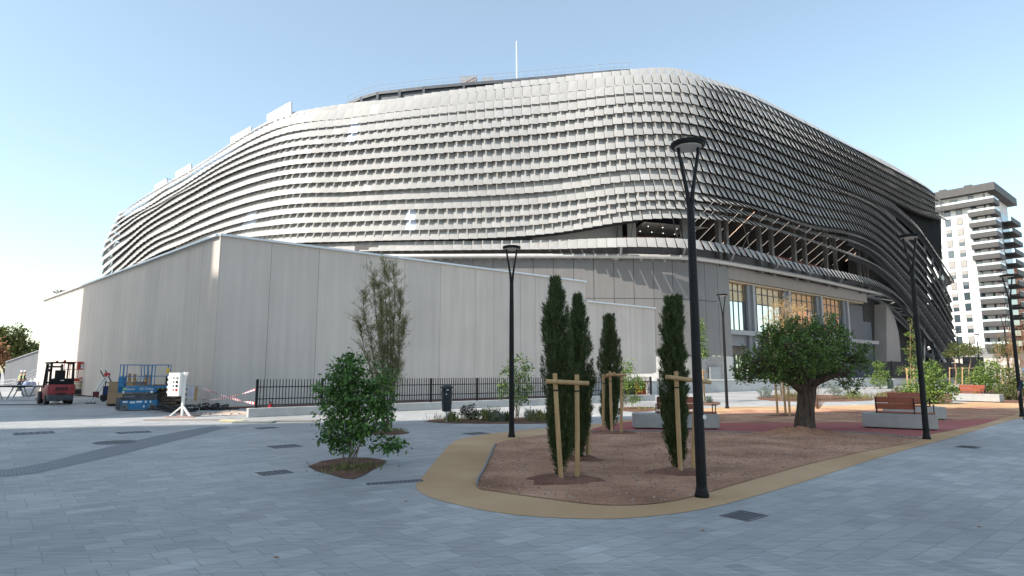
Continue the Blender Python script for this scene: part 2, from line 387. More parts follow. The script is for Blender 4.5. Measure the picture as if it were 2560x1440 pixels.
# ------------------------------------------------------------------ ground
o = MB().add([(-900, -300, 0), (900, -300, 0), (900, 1500, 0), (-900, 1500, 0)], [(0, 1, 2, 3)]).build('plaza_pavement', M['paving']); struct(o)
def sheet(name, px, z, m, kind='structure'):
    pts = [G(x, y, z) for x, y in px]; mb = MB(); n = len(pts)
    ar = sum(pts[i].x*pts[(i+1) % n].y-pts[(i+1) % n].x*pts[i].y for i in range(n))
    if ar < 0: pts = pts[::-1]
    mb.add(pts, [tuple(range(n))])
    ob = mb.build(name, m); struct(ob, kind); return ob
def smooth_px(pl, k=4, closed=True):
    n = len(pl); out = []
    for i in range(n):
        p0, p1, p2, p3 = pl[i-1], pl[i], pl[(i+1) % n], pl[(i+2) % n]
        for j in range(k):
            u = j/k
            out.append(tuple(.5*(2*p1[a]+(p2[a]-p0[a])*u+(2*p0[a]-5*p1[a]+4*p2[a]-p3[a])*u*u+(3*p1[a]-p0[a]-3*p2[a]+p3[a])*u**3) for a in (0, 1)))
    return out
OCH = [(1040, 1214), (1058, 1190), (1090, 1150), (1128, 1108), (1165, 1094), (1260, 1080), (1380, 1069), (1480, 1061), (1560, 1050), (1660, 1036), (1740, 1025), (1800, 1018), (1950, 1016),
       (2150, 1013), (2350, 1008), (2560, 999), (2800, 985), (3000, 990), (2760, 1008), (2560, 1043), (2400, 1088), (2200, 1143), (2000, 1207), (1800, 1263), (1650, 1288), (1500, 1297), (1300, 1288), (1150, 1263), (1062, 1237)]
o = sheet('ochre_path', smooth_px(OCH), .004, M['ochre'])
BED = [(1193, 1217), (1209, 1178), (1226, 1140), (1240, 1112), (1262, 1102), (1300, 1096), (1380, 1085), (1480, 1080), (1600, 1079), (1750, 1080), (1900, 1082), (2100, 1081), (2200, 1086), (2262, 1093), (2296, 1101),
       (2150, 1130), (2000, 1165), (1850, 1207), (1760, 1233), (1680, 1252), (1600, 1261), (1500, 1261), (1400, 1250), (1250, 1229)]
sheet('earth_bed', smooth_px(BED), .012, M['earth'])
RED = [(1470, 1076), (1600, 1077), (1900, 1079), (2110, 1078), (2200, 1083), (2290, 1093), (2340, 1083), (2450, 1062), (2505, 1046), (2400, 1050), (2200, 1056), (1900, 1058), (1780, 1057), (1640, 1050), (1560, 1055), (1500, 1066)]
sheet('red_path', RED, .008, M['red_path'])
BED2 = [(1772, 1055), (1900, 1057), (2050, 1057), (2200, 1055), (2380, 1049), (2500, 1044), (2548, 1029), (2480, 1017), (2400, 1019), (2300, 1022), (2100, 1025), (1950, 1025), (1850, 1029), (1785, 1038)]
sheet('rear_earth_bed', smooth_px(BED2), .012, M['earth'])
sheet('paving_band', [(1180, 1410), (2620, 1396), (2620, 1460), (1180, 1460)], .004, M['paving_band'])
# stone edging of the front bed
def edging(name, px, w_, h_, label):
    pts = [G(x, y) for x, y in px]; mb = MB()
    for a, b in zip(pts, pts[1:]): mb.beam(a+Vector((0, 0, h_/2)), b+Vector((0, 0, h_/2)), w_, h_)
    ob = mb.build(name, M['edging']); struct(ob)
BS = smooth_px(BED)
edging('bed_edging', BS[0:13], .03, .05, '')
edging('bed_kerb', [p for p in BS if p[1] < 1101 and p[0] > 1440][:40], .10, .03, '')
# mounded soil round the trees and loose stones
def mound(px, py, rx, ry, h, m='earth_dark', name='soil_mound', seed=0, hole=0.):
    c = G(px, py); r = random.Random(seed); n, k = 40, 12; mb = MB(); V_ = [(c.x, c.y, h*(1-hole)+.012)]
    ph = [r.uniform(0, 6.28) for _ in range(5)]
    for i in range(1, k+1):
        q = i/k
        for j in range(n):
            a = 2*PI*j/n; wob = 1+.16*math.sin(3*a+ph[0])+.1*math.sin(5*a+ph[1])+.06*math.sin(9*a+ph[2])
            zz = h*(math.cos(min(1, q)*PI)*.5+.5)*(1+.35*math.sin(4*a+ph[3]+6*q))+r.uniform(-.012, .02)*(q < .97)
            if hole: zz = h*max(0, math.sin(q*PI))**1.2*(1+.4*math.sin(3*a+ph[3]))+r.uniform(0, .012)*(q < .97)
            V_.append((c.x+rx*q*wob*math.cos(a), c.y+ry*q*wob*math.sin(a), max(.006, zz+.014) if q < 1 else .006))
    fs = [(0, 1+j, 1+(j+1) % n) for j in range(n)]
    for i in range(k-1):
        for j in range(n):
            a = 1+i*n+j; b = 1+i*n+(j+1) % n; fs.append((a, a+n, b+n, b))
    mb.add(V_, fs); ob = mb.build(name, M[m], None, True); struct(ob); return ob
mound(1990, 1086, 1.35, .55, .15, 'earth', seed=3)
mound(1405, 1204, .55, .36, .05, seed=4, hole=1)
mound(1450, 1150, .45, .30, .04, seed=5, hole=1)
mound(1700, 1184, .50, .32, .05, seed=6, hole=1)
mound(1530, 1084, .6, .3, .04, seed=7, hole=1)
mound(1965, 1040, .8, .35, .05, seed=8)
mound(2330, 1024, 2.6, .5, .08, 'earth', seed=9)
mound(2080, 1028, 2.0, .5, .07, 'earth', seed=10)
mound(1880, 1030, 1.6, .5, .06, 'earth', seed=12)
def scatter_stones(polys, n, seed, z=.012):
    r = random.Random(seed); mb = MB()
    for poly, cnt in polys:
        pts = [G(x, y) for x, y in poly]; x0, x1 = min(p.x for p in pts), max(p.x for p in pts); y0, y1 = min(p.y for p in pts), max(p.y for p in pts)
        def inside(x, y):
            c = False; j = len(pts)-1
            for i in range(len(pts)):
                if (pts[i].y > y) != (pts[j].y > y) and x < (pts[j].x-pts[i].x)*(y-pts[i].y)/(pts[j].y-pts[i].y)+pts[i].x: c = not c
                j = i
            return c
        k = 0
        while k < cnt:
            x, y = r.uniform(x0, x1), r.uniform(y0, y1)
            if not inside(x, y): continue
            k += 1; s_ = r.choice((.007, .01, .012, .016, .024)); a = r.uniform(0, 6.28); vs = []
            for q in range(4): vs.append((x+s_*math.cos(a+q*PI/2)*r.uniform(.7, 1.3), y+s_*math.sin(a+q*PI/2)*r.uniform(.7, 1.3), z))
            vs.append((x+r.uniform(-.3, .3)*s_, y+r.uniform(-.3, .3)*s_, z+s_*r.uniform(.5, .9)))
            mb.add(vs, [(0, 1, 4), (1, 2, 4), (2, 3, 4), (3, 0, 4)])
    return mb
o = scatter_stones([(BED, 6500), (BED2, 1800)], 0, 21).build('loose_gravel', M['pebble']); o['kind'] = 'stuff'
tac = sheet('tactile_paving', [(-40, 1176), (-40, 1193), (20, 1190), (95, 1182), (180, 1163), (300, 1136), (420, 1106), (500, 1087), (572, 1068), (535, 1065), (470, 1075), (380, 1092), (250, 1122), (110, 1157), (20, 1173)], .004, None or M['grate'])
def tactile():
    m, t, b = nt('tactile_dark_paving'); L = t.links.new; ge = N(t, 'NewGeometry'); mp = N(t, 'Mapping'); mp.inputs['Rotation'].default_value = (0, 0, -ANG)
    L(ge.outputs['Position'], mp.inputs[0]); vo = N(t, 'TexBrick', offset=.0); vo.inputs['Scale'].default_value = 1
    vo.inputs['Brick Width'].default_value = .055; vo.inputs['Row Height'].default_value = .055; vo.inputs['Mortar Size'].default_value = .010
    vo.inputs['Color1'].default_value = (.115, .125, .14, 1); vo.inputs['Color2'].default_value = (.15, .16, .175, 1); vo.inputs['Mortar'].default_value = (.20, .21, .225, 1)
    L(mp.outputs[0], vo.inputs[0]); L(vo.outputs[0], b.inputs['Base Color']); b.inputs['Roughness'].default_value = .7; return m
tac.data.materials[0] = tactile()

# ------------------------------------------------------------------ arena
SC = Vector((5, 62, 0))
arena = thing('arena', 'large rounded arena wrapped in wavy bands of pale grey louvre panels', 'arena', SC)
PX = [257, 300, 400, 560, 700, 880, 1000, 1380, 1600, 1700, 1750, 1850, 2000, 2100, 2200, 2300, 2370, 2390]
PY = [97, 90, 82, 73, 66, 63.4, 62.4, 61.5, 60.3, 60.6, 61.2, 65.0, 72, 79, 88.5, 100, 110, 116]
def planY(px): return catmull(PX, PY, px)
A = lambda l: [(240+u/4.5, 400+v/4.5) for u, v in l]
ROWS = [
 A([(270, 627), (280, 625), (450, 510), (650, 385), (850, 270), (1000, 190), (1200, 75)]) + [(560, 381), (700, 304), (880, 279), (1000, 262), (1369, 215), (1647, 195), (1700, 196), (1755, 211), (1850, 239), (2000, 312), (2100, 361), (2200, 414), (2300, 467), (2330, 485), (2345, 496)],
 A([(230, 716), (240, 710), (450, 560), (650, 450), (800, 350), (1000, 240), (1200, 110)]) + [(560, 394), (700, 325), (880, 299), (1369, 242), (1647, 214), (1700, 215), (1850, 253), (2000, 328), (2200, 429), (2300, 481), (2348, 508)],
 A([(182, 794), (190, 790), (400, 650), (600, 545), (800, 420), (1000, 310), (1200, 180)]) + [(560, 407), (700, 343), (880, 316), (1369, 262), (1647, 235), (1700, 236), (1850, 277), (2000, 344), (2200, 444), (2300, 495), (2351, 519)],
 A([(142, 879), (150, 875), (350, 740), (550, 600), (750, 500), (950, 380), (1200, 230)]) + [(560, 419), (700, 361), (880, 337), (1369, 287), (1647, 259), (1700, 261), (1850, 302), (2000, 362), (2200, 459), (2300, 509), (2354, 531)],
 A([(98, 975), (105, 970), (300, 830), (500, 680), (700, 565), (900, 430), (1100, 330)]) + [(560, 433), (700, 379), (880, 358), (1369, 311), (1647, 283), (1700, 286), (1850, 324), (2000, 383), (2200, 474), (2300, 523), (2358, 543)],
 A([(74, 1080), (80, 1075), (250, 930), (400, 840), (600, 690), (800, 560), (1000, 450), (1200, 335)]) + [(560, 447), (700, 399), (880, 380), (1369, 337), (1647, 309), (1700, 311), (1850, 346), (2000, 407), (2200, 489), (2250, 515), (2300, 538), (2340, 549), (2362, 554)],
 A([(74, 1176), (80, 1170), (250, 1040), (400, 920), (550, 790), (700, 690), (900, 580), (1150, 450)]) + [(560, 467), (700, 422), (880, 405), (1369, 366), (1647, 339), (1700, 339), (1850, 372), (2000, 432), (2200, 514), (2227, 526), (2260, 551), (2300, 590), (2340, 648), (2366, 688), (2378, 706)],
 A([(74, 1276), (80, 1270), (250, 1120), (400, 990), (550, 860), (700, 760), (900, 650), (1150, 520)]) + [(560, 488), (700, 444), (880, 431), (1369, 396), (1647, 368), (1700, 368), (1850, 399), (2000, 457), (2200, 535), (2260, 588), (2300, 628), (2340, 688), (2372, 757)],
 A([(74, 1350), (100, 1330), (300, 1170), (500, 985), (650, 880), (850, 780), (1100, 640)]) + [(560, 509), (700, 469), (880, 457), (1369, 424), (1647, 396), (1700, 396), (1850, 428), (2000, 482), (2200, 556), (2260, 610), (2300, 652), (2340, 710), (2374, 780)],
 A([(200, 1320), (280, 1260), (450, 1110), (600, 985), (700, 920), (900, 835), (1200, 690)]) + [(560, 531), (700, 493), (880, 483), (1369, 453), (1647, 424), (1700, 426), (1850, 454), (2000, 507), (2200, 576), (2260, 632), (2300, 675), (2340, 732), (2376, 801)],
 A([(330, 1255), (420, 1205), (600, 1055), (800, 940), (1000, 860), (1200, 780)]) + [(560, 553), (700, 518), (880, 508), (1369, 482), (1647, 452), (1700, 453), (1850, 482), (2000, 532), (2200, 596), (2260, 653), (2300, 696), (2340, 752), (2378, 822)],
 A([(430, 1210), (530, 1160), (740, 1055), (1000, 950), (1200, 860)]) + [(560, 573), (700, 541), (880, 532), (1369, 511), (1647, 481), (1700, 481), (1850, 506), (2000, 555), (2200, 617), (2260, 676), (2300, 718), (2340, 774), (2381, 844)],
 [(440, 640), (500, 614), (560, 590), (700, 565), (880, 557), (1369, 537), (1647, 503), (1700, 504), (1850, 522), (2000, 569), (2200, 635), (2260, 698), (2300, 741), (2340, 797), (2383, 866)],
 [(500, 630), (560, 608), (700, 589), (880, 582), (1369, 562), (1647, 525), (1700, 526), (1850, 542), (2000, 584), (2200, 655), (2260, 720), (2300, 771), (2340, 824), (2381, 886)],
 [(560, 628), (700, 612), (880, 606), (1369, 587), (1647, 549), (1700, 549), (1850, 562), (2000, 604), (2100, 637), (2200, 682), (2260, 740), (2300, 797), (2340, 853), (2372, 905)],
 [(640, 640), (880, 631), (1100, 628), (1380, 625), (1647, 620), (1700, 622), (1850, 641), (2000, 680), (2140, 706), (2200, 724), (2248, 756), (2283, 800), (2302, 826), (2330, 864), (2352, 896)]]
TOP = A([(262, 607), (270, 600), (400, 520), (650, 345), (860, 225), (1050, 115)]) + [(529, 392), (560, 372), (620, 334), (700, 293), (722, 286), (760, 279), (880, 261), (985, 251), (1088, 235), (1192, 222), (1300, 207), (1380, 200), (1450, 191), (1526, 184), (1647, 174), (1700, 177), (1755, 194), (1850, 225), (1978, 286), (2100, 349), (2139, 369), (2222, 408), (2264, 433), (2305, 458), (2333, 478), (2347, 490)]
def fn(tr):
    tr = sorted(tr); xs = [p[0] for p in tr]; ys = [p[1] for p in tr]
    return xs[0], xs[-1], (lambda x: catmull(xs, ys, x))
RF = [fn(r) for r in ROWS]; TF = fn(TOP)
OFF = [1.8, 1.1, .6, .3, .1] + [0]*11                          # the bands lean in towards the roof
def row_pt(k, px):
    return P(px, RF[k][2](px), planY(px)+OFF[k])
def row_curve(k, step=3.):
    x0, x1, f = RF[k]; n = max(2, int((x1-x0)/step)); pts = []
    for i in range(n+1):
        px = x0+(x1-x0)*i/n; pts.append((px, row_pt(k, px)))
    a = pts[0][1]; l0 = [(pts[0][0], a+Vector(v)) for v in ((5, 22, .8), (2.2, 13, .4), (.5, 6, .1))] if x0 < 300 else []
    b = pts[-1][1]; zz = (0, -.3, -.8) if k < 6 else (-.6, -1.4, -2.4)
    l1 = [(pts[-1][0], b+Vector(v)) for v in ((.3, 3, zz[0]), (.1, 7, zz[1]))] if x1 > 2340 and k >= 6 else []
    return l0+pts+l1
CUR = [row_curve(k) for k in range(16)]
def zat(k, px): return row_pt(k, px).z
HMAX = [2.2, 1.45, 1.4, 1.5, 1.5, 1.5, 1.6, 1.5, 1.5, 1.5, 1.5, 1.45, 1.4, 1.35, 1.35, 1.05]
rnd = random.Random(5)
FILMED = {(3, 882), (4, 880), (12, 1022), (13, 1020), (11, 632), (12, 624)}
for k in range(16):
    mb = MB(); raw = CUR[k]; film = MB()
    pts = [p for _, p in raw]; pxs = [q for q, _ in raw]
    d = [0]
    for a, b in zip(pts, pts[1:]): d.append(d[-1]+math.hypot(b.x-a.x, b.y-a.y))
    def at(s_):
        s_ = min(max(s_, 0), d[-1]-1e-6); i = max(0, np.searchsorted(d, s_, side='right')-1); i = min(i, len(d)-2)
        u = (s_-d[i])/max(1e-9, d[i+1]-d[i]); return pts[i].lerp(pts[i+1], u), pxs[i]+(pxs[i+1]-pxs[i])*u
    s_ = .0
    while s_ < d[-1]-.5:
        pc, px = at(s_+.48); pitch = .97 if px < 1700 else .97+.12*min(1, (px-1700)/250)
        wv = pitch*.965; a, _ = at(s_+.03); b, _ = at(s_+.03+wv)
        tx = Vector((b.x-a.x, b.y-a.y, 0)).normalized(); nn = Vector((tx.y, -tx.x, 0))
        if k == 0: zt = P(px, TF[2](px), planY(px)+OFF[0]+.5).z if TF[0] < px < TF[1] else pc.z+.9
        else: zt = zat(k-1, min(max(px, RF[k-1][0]), RF[k-1][1]))+.12
        hh = min(max(zt-pc.z, .38), HMAX[k])
        if k >= 6 and px > 2230: hh = min(hh, 1.5-.15*min(1, (px-2230)/90))
        tilt = .52; yaw = -.085-.045*min(1, max(0, px-1620)/180); jit = rnd.uniform(-.02, .02)
        if k == 0 and px > 1690: q = min(1, (px-1690)/120); yaw *= 1-.8*q; tilt += .10*q
        if k in (12, 13, 14) and 1640 < px: q = min(1, (px-1640)/170); tilt = .52+.35*q; hh = min(hh, 1.3-.55*q)
        zm = (a.z+b.z)/2; za = zm+(a.z-zm)*.62; zb = zm+(b.z-zm)*.62
        ba = Vector((a.x, a.y, za))+nn*(tilt-yaw+jit); bb = Vector((b.x, b.y, zb))+nn*(tilt+yaw+jit)
        ta = Vector((a.x, a.y, za+hh))+nn*(-.06-yaw*.6+jit); tb = Vector((b.x, b.y, zb+hh))+nn*(-.06+yaw*.6+jit)
        (film if any(kk == k and abs(px-fx) < 13 for kk, fx in FILMED) else mb).plate([ba, bb, tb, ta], .035)
        s_ += pitch
    ob = mb.build('louvre_band', M['louvre'], arena)
    if film.v: film.build('filmed_panel', M['louvre_new'], ob)
# dark carrier beams behind the bands that dive at the right end
for k in range(6, 16):
    mb = MB(); q = [p for px, p in CUR[k] if px > 2120 or (k == 15 and px > 2120)]; prev = None
    for a, b in zip(q, q[1:]):
        tx = Vector((b.x-a.x, b.y-a.y, 0)).normalized(); nn = Vector((-tx.y, tx.x, 0))*.16
        h_ = (.62 if k == 15 else .85)
        mb.add([a+nn, b+nn, b+nn+Vector((0, 0, h_)), a+nn+Vector((0, 0, h_)), a+nn*3, b+nn*3, b+nn*3+Vector((0, 0, h_)), a+nn*3+Vector((0, 0, h_))], [(0, 1, 2, 3), (7, 6, 5, 4), (0, 4, 5, 1), (3, 2, 6, 7)])
    mb.build('band_carrier', M['steel_dark'], arena)
# dark sheet behind the bands
def shell(name, k0, k1, xa, xb, inset, m, ztop=None):
    mb = MB(); n = int((xb-xa)/8); grid = []
    for k in [k0-1]+list(range(k0, k1+1)):
        row = []
        for i in range(n+1):
            px = xa+(xb-xa)*i/n; q = px+2
            Y0 = planY(px); tx = (P(q, 900, planY(q))-P(px, 900, Y0)); tx.z = 0; tx.normalize(); nn = Vector((-tx.y, tx.x, 0))
            kk = max(k, 0); off = OFF[kk]
            qq = min(1, max(0, (px-1640)/120)); Y0 += inset*(1.6 if inset > 2 else 1.2)*qq; nn = nn*(1-qq)
            p = P(px, RF[kk][2](min(max(px, RF[kk][0]), RF[kk][1])) if k >= 0 else TF[2](min(max(px, TF[0]), TF[1])), Y0+off)
            if k < 0: p.z -= .25
            row.append(p+nn*inset)
        grid.append(row)
    o_ = len(mb.v)
    for row in grid: mb.v += [tuple(p) for p in row]
    for r_ in range(len(grid)-1):
        for i in range(n):
            a = r_*(n+1)+i; mb.f.append((a, a+1, a+n+2, a+n+1)); mb.mi.append(0)
    return mb.build(name, m, arena)
shell('backing_sheet', 0, 5, 285, 2338, .75, M['louvre_back'])
shell('backing_sheet', 6, 11, 268, 2240, .75, M['louvre_back'])
shell('backing_sheet', 12, 14, 420, 1600, .75, M['louvre_back'])
shell('backing_sheet', 15, 15, 420, 1330, .75, M['louvre_back'])
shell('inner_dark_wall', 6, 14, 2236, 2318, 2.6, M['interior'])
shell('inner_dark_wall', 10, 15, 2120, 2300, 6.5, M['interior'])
# roof: inner deck with dark fascia, rail and plant
RX = [(868, 263), (905, 247), (945, 235), (1000, 229), (1060, 222), (1160, 213), (1250, 206), (1330, 199), (1420, 191), (1530, 181), (1580, 179)]
mbr = MB(); top = [P(x, y, planY(x)+6.5) for x, y in RX]; zd = 2.3
vs = [tuple(p) for p in top] + [(p.x, p.y, p.z-zd) for p in top] + [(p.x+2, p.y+28, p.z) for p in top] ; n = len(top)
fs = [(i, i+n, i+n+1, i+1) for i in range(n-1)] + [(i, i+1, i+1+2*n, i+2*n) for i in range(n-1)] + [(0, 2*n, n), (n-1, 2*n-1, 3*n-1)]
mbr.add(vs, fs)
for i in range(n-1):
    mbr.beam(top[i]+Vector((0, -.1, .02)), top[i+1]+Vector((0, -.1, .02)), .3, .35)
    mbr.beam(top[i]+Vector((0, -.1, -1.2)), top[i+1]+Vector((0, -.1, -1.2)), .25, .3)
    mbr.beam(top[i]+Vector((0, -.12, .1)), top[i]+Vector((0, -.12, -1.9)), .3)
roof = mbr.build('roof_deck', M['steel_dark'], arena)
rl = MB()
for i in range(n-1):
    for j in range(3):
        p = top[i].lerp(top[i+1], j/3); rl.tube([p, p+Vector((0, 0, 1.15))], .022, 5)
    for h in (.6, 1.1): rl.tube([top[i]+Vector((0, 0, h)), top[i+1]+Vector((0, 0, h))], .018, 5)
rl.build('roof_railing', M['rail_steel'], roof)
b0 = P(1172, 214, 70); MB().box(b0+Vector((0, 0, .1)), (2.0, 2, 1.2)).box(b0+Vector((2.3, 0, .3)), (1.4, 1, 1.0)).build('roof_plant_box', M['steel_mid'], arena)
g = MB(); a_ = P(1152, 212, 69); b_ = P(1190, 192, 69); g.tube([a_, b_], .05, 6).tube([b_, b_-Vector((0, 0, 1.2))], .05, 6).tube([P(1174, 212, 69), P(1174, 200, 69)], .05, 6).tube([P(1160, 214, 69), P(1190, 200, 69)], .04, 6)
g.build('roof_gantry', mat('rusty_gantry', (.30, .16, .13), .6), arena)
mp0 = P(1293, 203, 75); mp1 = P(1291, 103, 75); MB().tube([mp0-Vector((0, 0, 3)), mp0.lerp(mp1, .5), mp1], [.10, .09, .05], 8).build('roof_mast', M['white_paint'], arena)
for q in ([(667, 287), (726, 254), (727, 292), (668, 318)], [(576, 344), (626, 316), (627, 345), (577, 370)], [(438, 431), (476, 409), (477, 434), (439, 456)], [(386, 464), (415, 446), (416, 470), (387, 487)]):
    MB().plate([P(x, y, planY(x)+1.2) for x, y in (q[3], q[2], q[1], q[0])], .25).build('roof_fin', M['white'], arena)
q0 = P(416, 446, planY(416)+1.2); MB().tube([q0, q0+Vector((1.7, 2, .0))], .04, 5).tube([q0+Vector((1.7, 2, 0)), q0+Vector((1.7, 2, -1))], .04, 5).build('fin_bracket', M['steel_mid'], arena)
# lower facade: curve of the gutter pipe at one level
ZP = 13.25
WX = [880, 1000, 1150, 1300, 1450, 1600, 1700, 1750, 1830, 2000, 2140, 2185]
WY = [641.5, 641, 640.5, 640, 640, 641, 643.5, 647.5, 659.5, 690, 721, 730.5]
PIPE = [G(x, y, ZP) for x, y in zip(WX, WY)]
def spl(pts, k=6):
    out = []; n = len(pts)
    for i in range(n-1):
        p0, p1, p2, p3 = pts[max(i-1, 0)], pts[i], pts[i+1], pts[min(i+2, n-1)]
        for j in range(k):
            u = j/k; out.append(.5*(2*p1+(p2-p0)*u+(2*p0-5*p1+4*p2-p3)*u*u+(3*p1-p0-3*p2+p3)*u**3))
    return out+[pts[-1]]
PS = spl(PIPE)
tail = [P(2216, 738, 93.5), P(2241, 754, 96.5), P(2266, 776, 99), P(2284, 794, 101), P(2302, 817, 102.5), P(2320, 842, 104), P(2339, 869, 105.5), P(2362, 905, 107)]
MB().tube(PS+spl([PS[-1]]+tail, 3)[1:], .24, 10).build('edge_pipe', M['steel_pale'], arena, True)
tr = MB(); inner = [P(2150, 737, 93), P(2185, 745, 95.5), P(2215, 764, 98), P(2240, 782, 100), P(2262, 806, 102), P(2285, 838, 104), P(2310, 872, 106), P(2335, 905, 107.5)]
ot = [PS[-4]]+tail
for i in range(len(inner)):
    tr.tube([ot[i], inner[i]], .11, 6)
    if i+1 < len(inner): tr.tube([inner[i], ot[i+1]], .10, 6); tr.beam(inner[i], inner[i+1], .5, .35)
for a, b in (((2150, 737), (2262, 806)), ((2200, 757), (2290, 842))): tr.tube([P(*a, 96), P(*b, 104)], .13, 6)
tr.build('edge_truss', M['steel_mid'], arena)
def inward(i):
    a = PS[max(i-1, 0)]; b = PS[min(i+1, len(PS)-1)]; tx = Vector((b.x-a.x, b.y-a.y, 0)).normalized(); return Vector((-tx.y, tx.x, 0))
iw = min(range(len(PS)), key=lambda i: (PS[i]-PIPE[8]).length)
# dark frieze between the pipe and the lowest band, and the soffit
fr = MB(); fr2 = [PS[i]+inward(i)*.9 for i in range(len(PS))]
for i in range(len(PS)-1):
    a, b = fr2[i], fr2[i+1]; fr.add([(a.x, a.y, ZP-.1), (b.x, b.y, ZP-.1), (b.x, b.y, ZP+1.35), (a.x, a.y, ZP+1.35)], [(0, 1, 2, 3)])
fr.build('dark_frieze', mat('dark_brown_frieze', (.11, .10, .095), .7, 0, .15), arena)
def wall_strip(name, i0, i1, inset, z0, z1, m, pw=1.9, gap=.025, th=.15):     # panels of a curved wall, each an island of the mesh
    mb = MB(); pts = [PS[i]+inward(i)*inset for i in range(i0, i1+1)]; d = [0]
    for a, b in zip(pts, pts[1:]): d.append(d[-1]+math.hypot(b.x-a.x, b.y-a.y))
    def at(s_):
        i = min(max(0, int(np.searchsorted(d, s_, side='right'))-1), len(d)-2); u = (s_-d[i])/(d[i+1]-d[i]); p = pts[i].lerp(pts[i+1], u); p.z = 0; return p
    n = max(1, round(d[-1]/pw)); w_ = d[-1]/n
    for j in range(n):
        a, b = at(j*w_+gap), at((j+1)*w_-gap); mb.plate([(a.x, a.y, z0), (b.x, b.y, z0), (b.x, b.y, z1), (a.x, a.y, z1)], th)
    ob = mb.build(name, m, arena)
    bk = MB()
    for i in range(len(pts)-1):
        a, b = pts[i]+inward(i0+i)*.2, pts[i+1]+inward(i0+i+1)*.2; bk.add([(a.x, a.y, z0), (b.x, b.y, z0), (b.x, b.y, z1), (a.x, a.y, z1)], [(0, 1, 2, 3)])
    bk.build('joint_backing', M['grout'], ob); return ob
wall_strip('facade_panelling', 0, iw, .45, 9.05, ZP-.15, M['grey_panel'], 2.0)
wall_strip('facade_panelling', 0, iw, .45, 3.35, 9.0, M['grey_panel'], 2.0)
wall_strip('concrete_plinth', 0, iw, .38, 0, 3.3, M['conc2'], 9, .01)
pi0 = [i for i in range(len(PS)) if 1785 < 1280+F*PS[i].x/PS[i].y < 1815] or [iw-2]
hb = PS[iw-3]+inward(iw-3)*.3; tdir = (PS[iw-2]-PS[iw-4]).normalized()
MB().box((hb.x, hb.y, 1.55), (1.6, .12, 1.3), math.atan2(tdir.y, tdir.x)).build('service_hatch', M['steel_mid'], arena)
# glazed hall
g0 = PS[iw].copy(); g1 = PS[-1].copy(); g0.z = g1.z = 0
gd = (g1-g0).normalized(); gn = Vector((-gd.y, gd.x, 0)); GL = (g1-g0).length; ga = math.atan2(gd.y, gd.x)
def gp(s_, dd, z): p = g0+gd*s_+gn*dd; return Vector((p.x, p.y, z))
def gbox(mb, s0, s1, d0, d1, z0, z1): c = gp((s0+s1)/2, (d0+d1)/2, (z0+z1)/2); mb.box(c, (s1-s0, d1-d0, z1-z0), ga); return mb
def s_of(px):                                      # distance along the glazed front at an image column
    a = (px-1280)/F; k = CP
    # solve (g0+gd*s).x = a*y*(1/..)  with pitch ignored at eye level
    d_ = ray(px, 930.7); r = d_.x/d_.y; return (r*g0.y-g0.x)/(gd.x-r*gd.y)
fas = MB(); gbox(fas, 0, s_of(2196), .75, 1.0, 11.75, ZP-.12); fas.build('fascia_panel', M['taupe_panel'], arena)
sf = MB(); gbox(sf, 0.1, s_of(2192), 1.05, 3.2, 11.57, 11.72); sf.build('soffit', M['screen_tile'], arena)
cols = [s_of(1917), s_of(2007), s_of(2087), s_of(2152)]
edges = [s_of(1834)] + cols
for j, c in enumerate(cols):
    cm = MB(); gbox(cm, c-.24, c+.24, 1.0, 1.35, 0, 11.55); cm.build('column', M['steel_mid'], arena)
    cm = MB(); gbox(cm, c-1.05, c-.34, 1.25, 1.55, 0, 11.5); cm.build('inner_column', M['grey_panel2'], arena)
bm_ = MB(); gbox(bm_, .1, s_of(2222), .98, 1.3, 5.75, 6.25); bm_.build('transom_beam', M['steel_mid'], arena)
bm_ = MB(); gbox(bm_, .3, cols[-1], 1.6, 3.0, 4.55, 5.75); bm_.build('canopy_box', M['grey_panel2'], arena)
bm_ = MB(); gbox(bm_, .3, cols[-1], 2.95, 3.2, 3.55, 4.6); bm_.build('door_header', M['taupe_panel'], arena)
for j in range(4):
    a, b = edges[j]+(.1 if j else 0), edges[j+1]-.3
    for z0, z1, dep in ((6.25, 11.55, 1.62), (.9, 3.6, 2.6)):
        gm = MB(); gbox(gm, a, b, dep, dep+.05, z0, z1 if z0 < 3 else 9.55-.12*j); go = gm.build('glazing', M['glazing'], arena)
        if z0 > 3: tm = MB(); gbox(tm, a, b, dep, dep+.05, 9.56-.12*j, z1); tm.build('amber_tone_pane', M['amber'], go)  # opaque upper panes carrying the painted warm tone
        mm = MB(); nb = 6
        for q in range(nb+1): s_ = a+(b-a)*q/nb; gbox(mm, s_-.032, s_+.032, dep-.07, dep-.004, z0, z1)
        for zz in ([z0+.05, z0+(z1-z0)*.62, z0+(z1-z0)*.84] if z0 > 3 else [z0+.05, z0+1.8]): gbox(mm, a, b, dep-.09, dep-.006, zz-.04, zz+.04)
        mm.build('mullions', M['steel_dark'], go)
pl = MB(); gbox(pl, .0, GL+8, .9, 3.0, 0, .9); pl.build('hall_plinth', M['conc2'], arena)
SE = s_of(2231); rw = MB(); gbox(rw, cols[-1]+.35, SE, 2.4, 2.8, 0, 9.2); gbox(rw, cols[-1]+.35, s_of(2212), 2.4, 2.8, 9.2, 11.5); rw.build('recessed_wall', M['recess_panel'], arena)
def zy(s_, px, y): q = gp(s_, .85, 0); return P(px, y, q.y).z
arc = [(2267, 905), (2265, 860), (2261, 828), (2254, 800), (2244, 776), (2231, 757)]
pts_ = [gp(SE, .85, 0)]+[gp(s_of(px+(930-y)*(px-1280)/11400), .85, zy(s_of(px), px, y) if y < 905 else 0) for px, y in arc]
